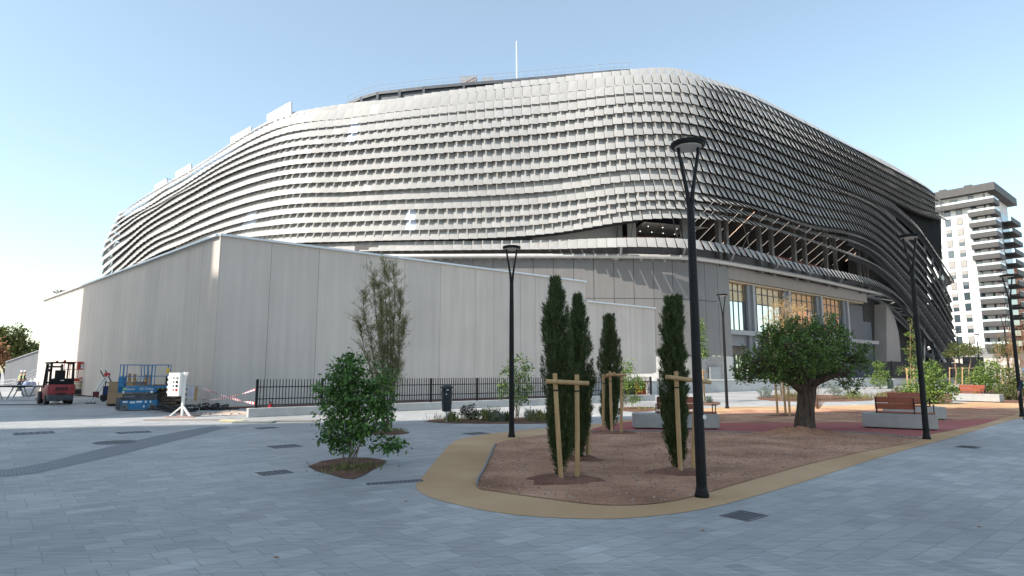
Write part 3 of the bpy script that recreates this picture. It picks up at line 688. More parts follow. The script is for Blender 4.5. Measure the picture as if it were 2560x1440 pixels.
ew = MB(); m_ = len(pts_); off_ = gn*1.9; ew.add(pts_+[p+off_ for p in pts_], [tuple(range(m_))]+[(i, (i+1) % m_, m_+(i+1) % m_, m_+i) for i in range(m_)])
ew.build('end_wall', M['taupe_panel'], arena)
# open concourse between the bands
ZF, ZC = 14.75, 20.3
ci = [i for i in range(len(PS)) if 1520 < 1280+(F*PS[i].x/PS[i].y)*.98][:]
cw = MB()
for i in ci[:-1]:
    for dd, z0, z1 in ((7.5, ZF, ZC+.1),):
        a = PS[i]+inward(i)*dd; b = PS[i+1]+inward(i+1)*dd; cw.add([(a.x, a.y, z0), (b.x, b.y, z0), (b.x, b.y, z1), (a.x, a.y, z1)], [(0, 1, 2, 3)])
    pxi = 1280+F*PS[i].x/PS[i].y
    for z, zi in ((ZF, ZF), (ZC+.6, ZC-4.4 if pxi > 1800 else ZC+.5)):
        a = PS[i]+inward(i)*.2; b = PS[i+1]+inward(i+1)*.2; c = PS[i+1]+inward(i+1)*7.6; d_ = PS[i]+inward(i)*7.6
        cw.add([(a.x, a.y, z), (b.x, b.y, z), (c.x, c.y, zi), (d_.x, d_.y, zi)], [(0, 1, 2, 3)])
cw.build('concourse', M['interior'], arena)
pr = MB()
for i in ci[:-10]:
    a = PS[i]+inward(i)*1.3; b = PS[i+1]+inward(i+1)*1.3; pr.plate([(a.x, a.y, ZF), (b.x, b.y, ZF), (b.x, b.y, ZF+.85), (a.x, a.y, ZF+.85)], .1)
pr.build('red_parapet', M['red_seat'], arena)
gw = MB(); lw = MB()
def pcol(px, z, dd=0.):
    i = min(range(len(PS)), key=lambda q: abs(1280+F*PS[q].x/(PS[q].y*CP+(z-EYE)*SP)-px)); return PS[i]+inward(i)*dd, inward(i)
for x0, x1 in [(1300+44*i_, 1300+44*i_+43) for i_ in range(7)]:
    a, _ = pcol(x0, 17, 1.2); b, _ = pcol(x1, 17, 1.2); gw.plate([(a.x, a.y, ZF), (b.x, b.y, ZF), (b.x, b.y, ZC), (a.x, a.y, ZC)], .2)
gw.build('concourse_side_wall', M['side_panel'], arena)
a, na = pcol(1625, 18, 1.0); b, nb_ = pcol(1795, 18, 1.0)
lw.add([(a.x, a.y, ZC-3.2), (b.x, b.y, ZC-3.2), tuple(Vector((b.x, b.y, ZC-3.2))+nb_*6.4), tuple(Vector((a.x, a.y, ZC-3.2))+na*6.4)], [(0, 1, 2, 3)])
lc = lw.build('lit_ceiling', M['interior_light'], arena)
for u in (.15, .4, .65, .9):
    for dd in (1.6, 4.0):
        p = a.lerp(b, u)+na.lerp(nb_, u)*dd; MB().lathe((p.x, p.y, ZC-3.25), [(.05, 0), (.05, .03)], 10).build('downlight', M['downlight'], lc)
for px in range(1800, 2260, 24):
    p, nn = pcol(px, 19, .9)
    for dd in (0,):
        MB().beam(Vector((p.x, p.y, ZC-.1)), Vector((p.x, p.y, ZC-.1))+nn*5.6+Vector((0, 0, -3.8)), .03, .03).build('light_line', M['led'], arena)
for px, w_ in ((1550, .45), (1712, .55), (1805, .5), (1822, .4), (1905, .45), (1928, .45), (2008, .45), (2028, .45), (2086, .42), (2107, .42), (2156, .42), (2174, .4)):
    p, nn = pcol(px, 17, .55); mb = MB(); mb.box((p.x, p.y, (ZP-.4+ZC)/2), (w_, w_, ZC-ZP+.4), math.atan2(-nn.x, nn.y)); mb.build('steel_column', M['gallery_steel'], arena)
for x0, x1 in ((1595, 1580), (1670, 1695), (1840, 1895), (1895, 1850), (2060, 2095), (2100, 2050), (2140, 2165)):
    a, _ = pcol(x0, 20, .15); b, _ = pcol(x1, 15, .15); MB().tube([(a.x, a.y, ZC), (b.x, b.y, ZF)], .06, 6).build('brace', M['gallery_steel'], arena)
for px in (1550, 1712, 1822, 1928, 2028, 2107, 2174):
    p, nn = pcol(px, 14, .5); q = Vector((p.x, p.y, 0)); MB().tube([q+Vector((0, 0, ZP-.2)), q-nn*.9+Vector((0, 0, ZP+1.2))], .12, 6).build('band_bracket', M['steel_mid'], arena)
# dark lattice in the notch at the right end
la = MB()
for i in range(26):
    px = 2226+(2350-2226)*i/25; Y = planY(px)+3.0
    yt = RF[5][2](min(px, RF[5][1]))-4; yb = RF[6][2](px)+6
    a, b = P(px, yt, Y), P(px, yb, Y); la.beam(b-Vector((0, 0, 1.5)), a+Vector((0, 0, .5)), .26, .3)
    if i < 25:
        px2 = px+5; Y2 = planY(px2)+3.0
        for z in (24.5, 26, 27.5, 29, 30.5, 32, 33.5, 35):
            q = P(px, yt, Y).z
            if P(px, yb, Y).z-1 < z < q+.6: la.beam(Vector((P(px, 700, Y).x, Y, z)), Vector((P(px2, 700, Y2).x, Y2, z)), .12, .14)
la.build('dark_lattice', M['black'], arena)
bs = MB()
for i in range(10):
    px = 2222+9.2*i; px2 = px+9.2; Y, Y2 = planY(px)+6, planY(px2)+6
    bs.add([P(px, RF[6][2](px)+40, Y), P(px2, RF[6][2](px2)+40, Y2), P(px2, 530, Y2), P(px, 490, Y)], [(0, 1, 2, 3)])
bs.build('lattice_backing', M['interior'], arena)
# the solid body of the hall inside the louvre skin
core = []
for px in list(range(300, 2141, 40))+[2170, 2200, 2230, 2260, 2290, 2322]:
    Y = planY(px); a_, b_ = P(px, 900, Y), P(px+2, 900, planY(px+2)); tx = Vector((b_.x-a_.x, b_.y-a_.y, 0)).normalized()
    q = a_+Vector((-tx.y, tx.x, 0))*9.5 if px < 2150 else P(px, 900, Y+8)
    core.append((q.x, q.y))
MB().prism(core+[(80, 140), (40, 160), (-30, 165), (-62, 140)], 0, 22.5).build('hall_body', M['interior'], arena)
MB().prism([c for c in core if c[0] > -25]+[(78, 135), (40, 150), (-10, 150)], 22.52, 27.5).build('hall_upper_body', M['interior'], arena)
# ribs carrying the diving bands at the right end
for px in (2290, 2311, 2331, 2349, 2364):
    rb = MB(); pts = [P(px, RF[k][2](min(px, RF[k][1])), planY(px)+.9) for k in range(6, 15)]
    pts.append(P(px, 925, planY(px)+.9)); rb.tube(pts, .16, 6); rb.build('band_rib', M['steel_dark'], arena)
# ------------------------------------------------------------------ annexe of cast concrete panels
AZ = 7.95
KC = G(552, 590, AZ); KL = G(110, 752, AZ); KR = G(1463, 706, AZ)
wd = Vector((KR.x-KC.x, KR.y-KC.y, 0)); WL = wd.length; wd.normalize(); wn = Vector((-wd.y, wd.x, 0))   # inward
ld = Vector((KL.x-KC.x, KL.y-KC.y, 0)); LL = ld.length; ld.normalize(); ln = Vector((ld.y, -ld.x, 0))
z2 = hz(1463, 755, KR); r_ = ray(1648, 771); tt = (z2-EYE)/r_.z; KR2 = Vector((r_.x*tt, r_.y*tt, 0)); W2 = (KR2-Vector((KR.x, KR.y, 0))).dot(wd)
annexe = thing('annexe_building', 'low annexe of pale vertical concrete panels with a sharp corner', 'building', (KC.x, KC.y, 0))
K0 = Vector((KC.x, KC.y, 0))
def panels(name, p, d, nin, L_, cuts, z0, z1, m, th=.2, gap=.008):
    mb = MB(); x = 0
    for c in cuts+[L_]:
        if c-x > .05:
            a = p+d*(x+gap); b = p+d*(c-gap); q = [(a.x, a.y, z0), (b.x, b.y, z0), (b.x, b.y, z1), (a.x, a.y, z1)]
            if (Vector((d.y, -d.x, 0))).dot(nin) > 0: q = q[::-1]
            mb.plate(q, th)
        x = c
    ob = mb.build(name, m, annexe)
    bk = MB(); a = p+nin*(th-.03); b = p+d*L_+nin*(th-.03); bk.add([(a.x, a.y, z0+.01), (b.x, b.y, z0+.01), (b.x, b.y, z1-.01), (a.x, a.y, z1-.01)], [(0, 1, 2, 3)])
    bk.build('joint_backing', M['grout'], ob); return ob
def wcut(px): d_ = ray(px, 930.7); r = d_.x/d_.y; return (r*K0.y-K0.x)/(wd.x-r*wd.y)
def lcut(px): d_ = ray(px, 930.7); r = d_.x/d_.y; return (r*K0.y-K0.x)/(ld.x-r*ld.y)
cutsR = [wcut(x) for x in (660, 783, 905, 1003, 1096, 1185, 1232, 1300, 1338, 1376, 1412)]
s_op = wcut(1476)
panels('front_wall', K0+wd*.06, wd, wn, WL-.06, [c for c in cutsR if .3 < c < WL-.2], .08, AZ, M['conc'])
nl = 19; panels('side_wall', K0, ld, ln, LL, [LL*i/nl*(1+.015*math.sin(7*i)) for i in range(1, nl)], .08, AZ, M['conc'])
P1 = K0+wd*WL
panels('low_front_wall', P1, wd, wn, s_op-WL, [], .08, z2, M['conc'])
P2 = K0+wd*s_op; L2 = W2-(s_op-WL)
panels('low_front_wall', P2, wd, wn, L2, [L2*i/5 for i in range(1, 5)], 1.62, z2, M['conc'])
def fill(name, poly, z0, z1, m): return MB().prism([(p.x, p.y) for p in poly], z0, z1).build(name, m, annexe)
i_ = .22
fill('roof_slab', [K0+wd*.3+wn*i_, P1+wn*i_, P1+wn*14, K0+ld*LL+ln*9, K0+ld*LL+ln*i_, K0+ld*.3+ln*i_], AZ-.5, AZ-.05, M['conc2'])
fill('low_roof_slab', [P1+wn*i_, K0+wd*(WL+W2)+wn*i_, K0+wd*(WL+W2)+wn*12, P1+wn*12], z2-.5, z2-.05, M['conc2'])
e0 = K0+wd*(WL+W2); panels('end_wall', e0, wn, -wd, 11.5, [3, 6, 9], 1.62, z2, M['conc'])
panels('step_wall', P1-wd*.02+wn*.25, wn, -wd, 11.5, [3, 6, 9], z2, AZ, M['conc'])
e1 = K0+ld*LL; fill('back_wall', [e1+ln*.25, e1+ln*9, e1+ln*9-ld*.2, e1+ln*.25-ld*.2], .05, AZ-.02, M['conc'])
cp = MB(); V3 = lambda p, z: Vector((p.x, p.y, z))
cp.beam(V3(K0-wd*.04, AZ+.05), V3(P1, AZ+.05), .30, .10); cp.beam(V3(K0+ld*.16-ln*.02, AZ+.053), V3(K0+ld*LL, AZ+.053), .30, .10)
cp.beam(V3(P1+wd*.02, z2+.05), V3(e0, z2+.05), .30, .10)
cp.build('coping', M['coping'], annexe)
fill('dark_underside', [P2+wn*.3, e0+wn*.3, e0+wn*7, P2+wn*7], 1.55, 1.61, M['conc2'])
fill('recess_wall', [P2+wn*6.8, e0+wn*6.8, e0+wn*7, P2+wn*7], 0, 1.6, M['interior'])
dm = MB(); a = P2+wd*.7+wn*.5; dm.plate([(a.x, a.y, 0), *[((a+wd*1.5).x, (a+wd*1.5).y, z) for z in (0, 1.6)], (a.x, a.y, 1.6)], .1); dm.build('gate_panel', M['conc2'], annexe)
sm = MB(); a = K0-wn*.03; sm.beam(V3(a, .045), V3(a+wd*WL, .045), .06, .07); sm.build('base_strip', mat('rusty_base_strip', (.16, .075, .06), .8), annexe)

# ------------------------------------------------------------------ bar fence on its kerb
FA = G(640, 1020, .33); FB = G(1628, 987, .33); fd = (FB-FA).normalized(); FL = (FB-FA).length; fa = math.atan2(fd.y, fd.x)
fence = thing('bar_fence', 'black metal bar fence on a pale concrete kerb before the annexe', 'fence', (FA.x, FA.y, 0))
def fp(s_, z): p = FA+fd*s_; return Vector((p.x, p.y, z))
kb = MB(); kb.bbox(fp(FL/2-.05, .165), (FL+.5, .28, .33), fa, .02); kb.build('concrete_kerb', M['kerb'], fence)
npan = 9; pw = FL/npan
for i in range(npan+1):
    MB().box(fp(i*pw, .86), (.09, .06, 1.06), fa).build('post', M['black'], fence)
for i in range(npan):
    mb = MB(); n = int(pw/.115)
    for j in range(1, n): mb.box(fp(i*pw+pw*j/n, .90), (.022, .035, .98), fa)
    for z in (.43, .66, 1.10): mb.beam(fp(i*pw+.045, z), fp((i+1)*pw-.045, z), .03, .035 if z > .5 else .03)
    mb.build('bar_panel', M['black'], fence)

# ------------------------------------------------------------------ low wall and black hoarding on the right
LW = [G(1628, 986), G(1840, 979), G(2180, 966), G(2375, 959)]; LW.append(LW[-1]+(LW[-1]-LW[-2])*.6)
lowall = thing('low_concrete_wall', 'long low pale concrete wall edging the terrace under the arena', 'wall', LW[0])
mb = MB(); cpm = MB()
for a, b in zip(LW, LW[1:]):
    d = (b-a).normalized(); nn = Vector((-d.y, d.x, 0)); L_ = (b-a).length; k = max(1, round(L_/3.2))
    for j in range(k):
        p, q = a.lerp(b, j/k)+d*.008, a.lerp(b, (j+1)/k)-d*.008; mb.plate([(p.x, p.y, 0), (q.x, q.y, 0), (q.x, q.y, .92), (p.x, p.y, .92)], .3)
    cpm.beam(V3(a+nn*.12, .96), V3(b+nn*.12, .96), .42, .07)
mb.build('wall_panels', M['conc2'], lowall); cpm.build('wall_coping', M['conc2'], lowall)
tz = MB()
for i in range(len(LW)-1):
    a, b = LW[i], LW[i+1]; tz.add([(a.x-.2, a.y+.3, .9), (b.x-.2, b.y+.3, .9), (b.x-14, b.y+16, .9), (a.x-14, a.y+16, .9)], [(0, 1, 2, 3)])
struct(tz.build('upper_terrace', M['conc2']))
H0, H1, H2 = P(2186, 930, 75.5), P(2378, 930, 87.5), P(2436, 930, 97)
hoard = thing('site_hoarding', 'black sheeted site hoarding on the low wall beneath the arena', 'hoarding', (H0.x, H0.y, .9))
for a, b, nm in ((H0, H1, 'sheeting'), (H1, H2, 'sheeting')):
    mb = MB(); n = 10 if nm else 1
    for j in range(n):
        p, q = a.lerp(b, j/n), a.lerp(b, (j+1)/n); k = .06*(-1)**j
        mb.plate([(p.x, p.y-k, .93), (q.x, q.y+k, .93), (q.x, q.y+k, 2.95+.05*math.sin(j)), (p.x, p.y-k, 2.95+.05*math.sin(j-1))], .05)
    mb.build(nm, M['black_matt'], hoard)
for j in range(6):
    p = H0.lerp(H1, j/5); MB().box((p.x, p.y-.12, 2.0), (.08, .08, 2.2)).build('hoarding_post', M['black'], hoard)
MB().box(tuple(Vector((H2.x, H2.y, 2.3))), (5.0, .12, 3.4), .4).build('sheeting', M['black_matt'], hoard)

# ------------------------------------------------------------------ white apartment tower
tu = Vector((.76, .65, 0)).normalized(); tv = Vector((-tu.y, tu.x, 0)); TA = math.atan2(tu.y, tu.x)
tc_ = P(2510, 880, 148); tc_.z = 0
tower = thing('apartment_tower', 'tall white apartment tower with charcoal balconies and flat dark roof', 'building', tc_)
def tp(a, b, z): p = tc_+tu*a+tv*b; return Vector((p.x, p.y, z))
def tbox(mb, a0, a1, b0, b1, z0, z1, mi=0): mb.box(tp((a0+a1)/2, (b0+b1)/2, (z0+z1)/2), (a1-a0, b1-b0, z1-z0), TA, mi); return mb
ztop = hz(2478, 462, tc_); zbot = hz(2450, 868, tc_); FH = (ztop-4.6-zbot)/13
def tb(name, m, *a): return tbox(MB(), *a).build(name, m, tower)
tb('wall', M['white'], 0, 20, 0, 26, zbot, ztop-1.9)
tb('ground_floor', mat('beige_podium', (.42, .38, .34), .8, 0, .06, .5), -1.5, 24, -3, 40, 0, zbot-2.6)
tb('podium_band', mat('podium_glazing', (.22, .22, .22), .4, 0, .2, .4), -.5, 22, -1, 34, zbot-2.6, zbot)
tb('roof', M['charcoal'], -1.9, 21.5, -1.9, 26.5, ztop-1.9, ztop)
for a, b in ((2, 3.5), (2, 9), (2, 17)):
    c = tb('chimney', M['white'], a, a+1.4, b, b+1.4, ztop, ztop+.9); tbox(MB(), a-.1, a+1.5, b-.1, b+1.5, ztop+.9, ztop+1.3).build('cap', M['charcoal'], c)
MB().tube([tp(3, 14, ztop), tp(3, 14, ztop+4.2)], .08, 5).build('antenna', M['white_paint'], tower)
rr = random.Random(3)
def twin(a, b, z, face, w_, h_, kind):
    mb = MB(); gm = MB()
    if face == 'L': tbox(mb, -.06, .05, b-w_/2, b+w_/2, z, z+h_); tbox(gm, -.10, -.04, b-w_/2+.1, b+w_/2-.1, z+.1, z+h_-.1)
    else: tbox(mb, a-w_/2, a+w_/2, -.06, .05, z, z+h_); tbox(gm, a-w_/2+.1, a+w_/2-.1, -.10, -.04, z+.1, z+h_-.1)
    ob = mb.build('window', M['steel_dark'], tower)
    gm.build('pane', M['roller'] if kind == 0 else M['glass_dark'], ob)
    if kind == 1:
        s2 = MB(); q = rr.choice((.3, .5, .5))
        if face == 'L': tbox(s2, -.13, -.09, b-w_/2+.08, b+w_/2-.08, z+h_*(1-q), z+h_-.05)
        else: tbox(s2, a-w_/2+.08, a+w_/2-.08, -.13, -.09, z+h_*(1-q), z+h_-.05)
        s2.build('shutter', M['roller'], ob)
for f in range(14):
    z = zbot+f*FH
    if f < 13:
        for b in (6.1, 8.6, 11.1, 15, 19): twin(0, b, z+1.0, 'L', 1.3, 1.9, rr.choice((0, 0, 1, 1, 2)))
        for a in (5.2, 8.0): twin(a, 0, z+.9, 'R', .7, 1.7, 2)
    else:
        for b in (7, 10, 15, 20): twin(0, b, z+1.3, 'L', 1.6, .9, 2)
    twin(0, 3.0 if f < 13 else 3.4, z+.9, 'L', 1.1, 1.6, 2); twin(0, .7, z+.9, 'L', .4, 1.5, 2)
    b1 = 3.9 if f >= 8 else 3.2
    if f == 13: b1 = 26.2
    bal = MB(); tbox(bal, -1.7, 3.6, -1.5, b1, z-.45, z-.25); tbox(bal, -1.72, -1.55, -1.52, b1+.02, z-.25, z+.75); tbox(bal, -1.55, 3.6, -1.52, -1.35, z-.25, z+.75); tbox(bal, -1.55, -.01, b1-.15, b1, z-.25, z+.75)
    bo = bal.build('balcony', M['charcoal'], tower)
    rg = MB(); tbox(rg, -1.66, -1.62, -1.45, b1, z+.76, z+1.25); tbox(rg, -1.6, 3.5, -1.45, -1.42, z+.76, z+1.25); rg.build('balcony_rail', M['rail_glass'], bo)
    if f < 13:
        b2 = MB(); tbox(b2, 11.5, 19.5, -2.2, -.02, z-.45, z-.25); tbox(b2, 11.5, 19.5, -2.22, -2.05, z-.25, z+.75); tbox(b2, 19.35, 21.5, -2.2, 3.5, z-.45, z+.75); b2.build('balcony', M['charcoal'], tower)
        dk = MB(); tbox(dk, 11.6, 19.4, -.08, .02, z+.05, z+2.3); dk.build('window', M['glass_dark'], tower)
# orange brick blocks farther right, also mirrored in the glazing
def brick_block(label, c, ang, w_, d_, h_, floors, ncol):
    th_ = thing('brick_apartment_block', label, 'building', (c[0], c[1], 0), 0, 'orange brick blocks')
    def bp(a, b, z): return Vector((c[0]+a*math.cos(ang)-b*math.sin(ang), c[1]+a*math.sin(ang)+b*math.cos(ang), z))
    def bb(mb, a0, a1, b0, b1, z0, z1): mb.box(bp((a0+a1)/2, (b0+b1)/2, (z0+z1)/2), (a1-a0, b1-b0, z1-z0), ang); return mb
    bb(MB(), 0, w_, 0, d_, 0, h_).build('wall', M['brick'], th_)
    bb(MB(), -.5, w_+.5, -.5, d_+.5, h_, h_+.5).build('roof', mat('terracotta_edge', (.36, .15, .09), .8), th_)
    bb(MB(), w_*.2, w_*.75, d_*.2, d_*.7, h_+.5, h_+4).build('roof_house', M['white'], th_)
    fh = h_/floors
    for f in range(floors):
        for side in (0, 1):
            for i in range(ncol):
                s_ = (i+.5)/ncol; mb = MB(); sl_ = MB()
                if side == 0: bb(mb, -.08, .05, d_*s_-1.1, d_*s_+1.1, f*fh+.9, f*fh+2.4); bb(sl_, -1.0, -.02, d_*s_-2, d_*s_+2, f*fh-.1, f*fh+.1)
                else: bb(mb, w_*s_-1.1, w_*s_+1.1, -.08, .05, f*fh+.9, f*fh+2.4); bb(sl_, w_*s_-2, w_*s_+2, -1.0, -.02, f*fh-.1, f*fh+.1)
                wo = mb.build('window', M['white_paint'] if (f+i) % 3 else M['glass_dark'], th_)
                if (i+side) % 2 == 0: sl_.build('balcony_slab', M['white'], wo)
c = P(2538, 880, 190); brick_block('orange brick apartment block behind the white tower at the right edge', (c.x, c.y), math.radians(38), 30, 24, 34, 10, 4)
brick_block('orange brick apartment block beyond the right edge, mirrored in the arena glazing', (150, 102), math.radians(62), 26, 30, 33, 10, 4)
# ------------------------------------------------------------------ blocks behind the viewer, whose shade covers the front of the plaza
def shade_block(label, poly, h_, m, group=None):
    cx = sum(p[0] for p in poly)/len(poly); cy = sum(p[1] for p in poly)/len(poly)
    th_ = thing('residential_block', label, 'building', (cx, cy, 0)); MB().prism(poly, 0, h_).build('wall', m, th_)
    MB().prism([(cx+(p[0]-cx)*.98, cy+(p[1]-cy)*.98) for p in poly], h_, h_+.4).build('roof', M['charcoal'], th_)
    n = len(poly)
    for i in range(n):
        a, b = Vector((*poly[i], 0)), Vector((*poly[(i+1) % n], 0)); d = (b-a).normalized(); nn = Vector((d.y, -d.x, 0))
        if (a+b)/2 is not None and ((a+b)/2+nn-Vector((cx, cy, 0))).length < ((a+b)/2-nn-Vector((cx, cy, 0))).length: nn = -nn
        mb = MB(); k = int((b-a).length/4)
        for f in range(int(h_/3.1)):
            for j in range(k):
                p = a+d*((j+.5)*(b-a).length/k)+nn*.03; mb.box((p.x, p.y, f*3.1+1.8), (1.5, .1, 1.5), math.atan2(d.y, d.x))
        mb.build('window_grid', M['glass_dark'], th_)
s2, w2 = Vector((math.cos(SUN_AZ), math.sin(SUN_AZ), 0)), Vector((-math.sin(SUN_AZ), math.cos(SUN_AZ), 0))
TE = math.tan(SUN_EL)
def shift(p, L_): q = Vector((p[0], p[1], 0))-s2*L_; return (q.x, q.y)
HS = 50; LS = HS/TE
ea, eb = G(0, 1072), G(2560, 1020); ed = (eb-ea).normalized(); ea = ea-ed*4; eb = eb+ed*3
en = Vector((ed.y, -ed.x, 0))*25
shade_block('tall pale slab block standing behind the viewer', [shift(ea, LS), shift(eb, LS), shift(eb+en, LS), shift(ea+en, LS)], HS, M['white'])
def uv(u, v): p = w2*u+s2*v; return (p.x, p.y)
uA = w2.dot(G(60, 1053)); uC = w2.dot(K0)+.75; uB = w2.dot(K0+ld*lcut(190)); vK = s2.dot(K0)
vB = vK-44; hB = 8.6+TE*44.5
shade_block('pale residential tower far to the left of the viewer', [uv(uC, vB), uv(uB, vB), uv(uB, vB-12), uv(uC, vB-12)], hB, M['white'])
shade_block('lower wing beside the pale residential tower on the left', [uv(uA, vB), uv(uC-.02, vB), uv(uC-.02, vB-12), uv(uA, vB-12)], hB-3.2, M['white'])
# ------------------------------------------------------------------ vegetation
def nrm(a): return a/np.maximum(1e-9, np.linalg.norm(a, axis=-1, keepdims=True))
def leaf_mesh(name, C, D, ln, wd_, m, parent, fold=.25, rng=RNG):
    n = len(C); D = nrm(D); R = nrm(rng.normal(size=(n, 3))); Sd = nrm(np.cross(D, R)); Up = np.cross(Sd, D)
    ln = (np.ones(n)*ln)[:, None]; wd_ = (np.ones(n)*wd_)[:, None]
    V = np.stack([C, C+D*ln*.45+Sd*wd_+Up*wd_*fold, C+D*ln, C+D*ln*.45-Sd*wd_+Up*wd_*fold], 1).reshape(-1, 3)
    org = np.array(parent['_o']) if parent is not None else 0
    V = V-org
    me = bpy.data.meshes.new(name); me.vertices.add(4*n); me.vertices.foreach_set('co', V.astype(np.float32).ravel())
    me.loops.add(4*n); me.loops.foreach_set('vertex_index', np.arange(4*n, dtype=np.int32))
    me.polygons.add(n); me.polygons.foreach_set('loop_start', np.arange(0, 4*n, 4, dtype=np.int32))
    try: me.polygons.foreach_set('loop_total', np.full(n, 4, dtype=np.int32))
    except Exception: pass
    me.update(calc_edges=True); me.validate(); me.materials.append(m)
    o = bpy.data.objects.new(name, me); COL.objects.link(o); o.parent = parent
    return o
def blob_points(blobs, n, rng, shell=.55):
    vol = np.array([b[1][0]*b[1][1]*b[1][2] for b in blobs])**.8; k = rng.choice(len(blobs), n, p=vol/vol.sum())
    d = nrm(rng.normal(size=(n, 3))); r = (shell+(1-shell)*rng.random(n))[:, None]
    c = np.array([b[0] for b in blobs])[k]; e = np.array([b[1] for b in blobs])[k]
    return c+d*e*r, d
def foliage(name, blobs, nclus, per, crad, ln, wd_, m, parent, seed, droop=.3, shell=.45):
    rng = np.random.default_rng(seed); C, D = blob_points(blobs, nclus, rng, shell)
    P_ = np.repeat(C, per, 0)+rng.normal(size=(nclus*per, 3))*crad*np.array([1, 1, .75])
    d = np.repeat(D, per, 0)*.8+rng.normal(size=(nclus*per, 3))*.8; d[:, 2] -= droop
    l_ = ln*(.6+.7*rng.random(len(P_)))
    return leaf_mesh(name, P_, d, l_, l_*wd_/ln, m, parent, rng=rng), C
def wiggle(a, b, n, amp, rng):
    a = np.array(a, float); b = np.array(b, float); ts = np.linspace(0, 1, n); off = np.cumsum(rng.normal(size=(n, 3))*amp, 0); off -= off[0]; off -= np.outer(ts, off[-1])
    return [a+(b-a)*t_+o_ for t_, o_ in zip(ts, off)]
def stems(name, base, tips, r0, m, parent, seed, amp=.03, twigs=None):
    rng = np.random.default_rng(seed); mb = MB(); allp = []
    for tp_ in tips:
        pts = wiggle(np.array(base)+rng.normal(size=3)*np.array([.05, .05, 0]), tp_, 7, amp, rng); rs = list(np.linspace(r0, r0*.25, 7)*(.7+.5*rng.random()))
        mb.tube(pts, rs, 6); allp += [(p, r) for p, r in list(zip(pts, rs))[2:]]
    if twigs is not None:
        pp = np.array([p for p, _ in allp])
        for c in twigs:
            j = np.argmin(np.linalg.norm(pp-c-np.array([0, 0, -.1]), axis=1)); mb.tube(wiggle(pp[j], c, 4, amp*.6, rng), [r0*.22, r0*.18, r0*.13, r0*.06], 4)
    return mb.build(name, m, parent, True)
def up(p, z): return (p[0], p[1], p[2]+z)
def shrub(name, label, cat, px, py, blobs_px, ncl, per, crad, ln, wd_, leafm, seed, nst=4, r0=.02, group=None, depth=1., stem_m=None, trunk='stems', droop=.3, shell=.45):
    g = G(px, py); root = thing(name, label, cat, g, 0, group); blobs = []
    for bx, by, rx, ry in blobs_px:                     # crown clumps given by where they stand in elevation
        c = P(bx, by, g.y); k = g.y/F; blobs.append(((c.x, c.y+random.Random(seed+int(bx)).uniform(-.25, .25)*rx*k*depth, c.z), (rx*k, rx*k*depth, ry*k)))
    f, C = foliage('leaves', blobs, ncl, per, crad, ln, wd_, leafm, root, seed, droop, shell)
    rng = np.random.default_rng(seed+1); tips = [np.array(b[0])+rng.normal(size=3)*np.array(b[1])*.2 for b in blobs][:max(nst, 1)]
    while len(tips) < nst: tips.append(C[rng.integers(len(C))])
    stems(trunk, g, tips, r0, stem_m or M['bark_pale'], root, seed, .02*r0/.02*.8, C[rng.permutation(len(C))[:min(len(C), 90)]])
    return root
# tree pits
def pit(px, py, rx, ry, label=''):
    c = G(px, py); mb = MB(); n = 22
    pts = [(c.x+rx*math.cos(2*PI*i/n)*(1+.05*math.sin(5*i)), c.y+ry*math.sin(2*PI*i/n)) for i in range(n)]
    mb.add([(c.x, c.y, .06)]+[(c.x+(p[0]-c.x)*.6, c.y+(p[1]-c.y)*.6, .045) for p in pts]+[(p[0], p[1], .008) for p in pts], [(0, 1+i, 1+(i+1) % n) for i in range(n)]+[(1+i, 1+n+i, 1+n+(i+1) % n, 1+(i+1) % n) for i in range(n)])
    o = mb.build('tree_pit', M['mulch'], None, True); struct(o); return o
sheet('tree_pit', smooth_px([(770, 1165), (862, 1143), (965, 1150), (935, 1172), (885, 1197), (830, 1186)], 2), .010, M['mulch'])
pit(968, 1083, .62, .55)
# tufts of grass and low planting
def tuft(label, px, py, n, h, spread, m, seed, name='grass_tuft', cat='plant', group=None, lean=.5):
    g = G(px, py); root = thing(name, label, cat, g, 0, group); rng = np.random.default_rng(seed)
    C = np.zeros((n, 3))+np.array(g)+rng.normal(size=(n, 3))*np.array([spread, spread, 0]); d = rng.normal(size=(n, 3))*lean; d[:, 2] = 1
    leaf_mesh('blades', C, d, h*(.5+.6*rng.random(n)), .008+.004*rng.random(n), m, root, rng=rng); return root

# front broad-leaved shrub tree
shrub('shrub_tree', 'leafy young shrub tree with large green leaves in the mulched pit on the paving', 'tree', 873, 1160,
      [(878, 925, 45, 45), (835, 965, 50, 55), (900, 985, 70, 60), (955, 975, 38, 60), (845, 1040, 55, 55), (915, 1055, 55, 45), (962, 1030, 25, 40), (825, 1095, 22, 22), (970, 1112, 38, 20), (870, 1105, 40, 25), (880, 890, 18, 16)],
      520, 13, .055, .085, .021, M['leaf_shrub'], 31, 7, .017, None, .9, M['bark_pale'], 'stems', .55, .3)
tuft('short grass growing in the pit under the leafy shrub tree', 880, 1172, 260, .10, .26, M['grass'], 5)
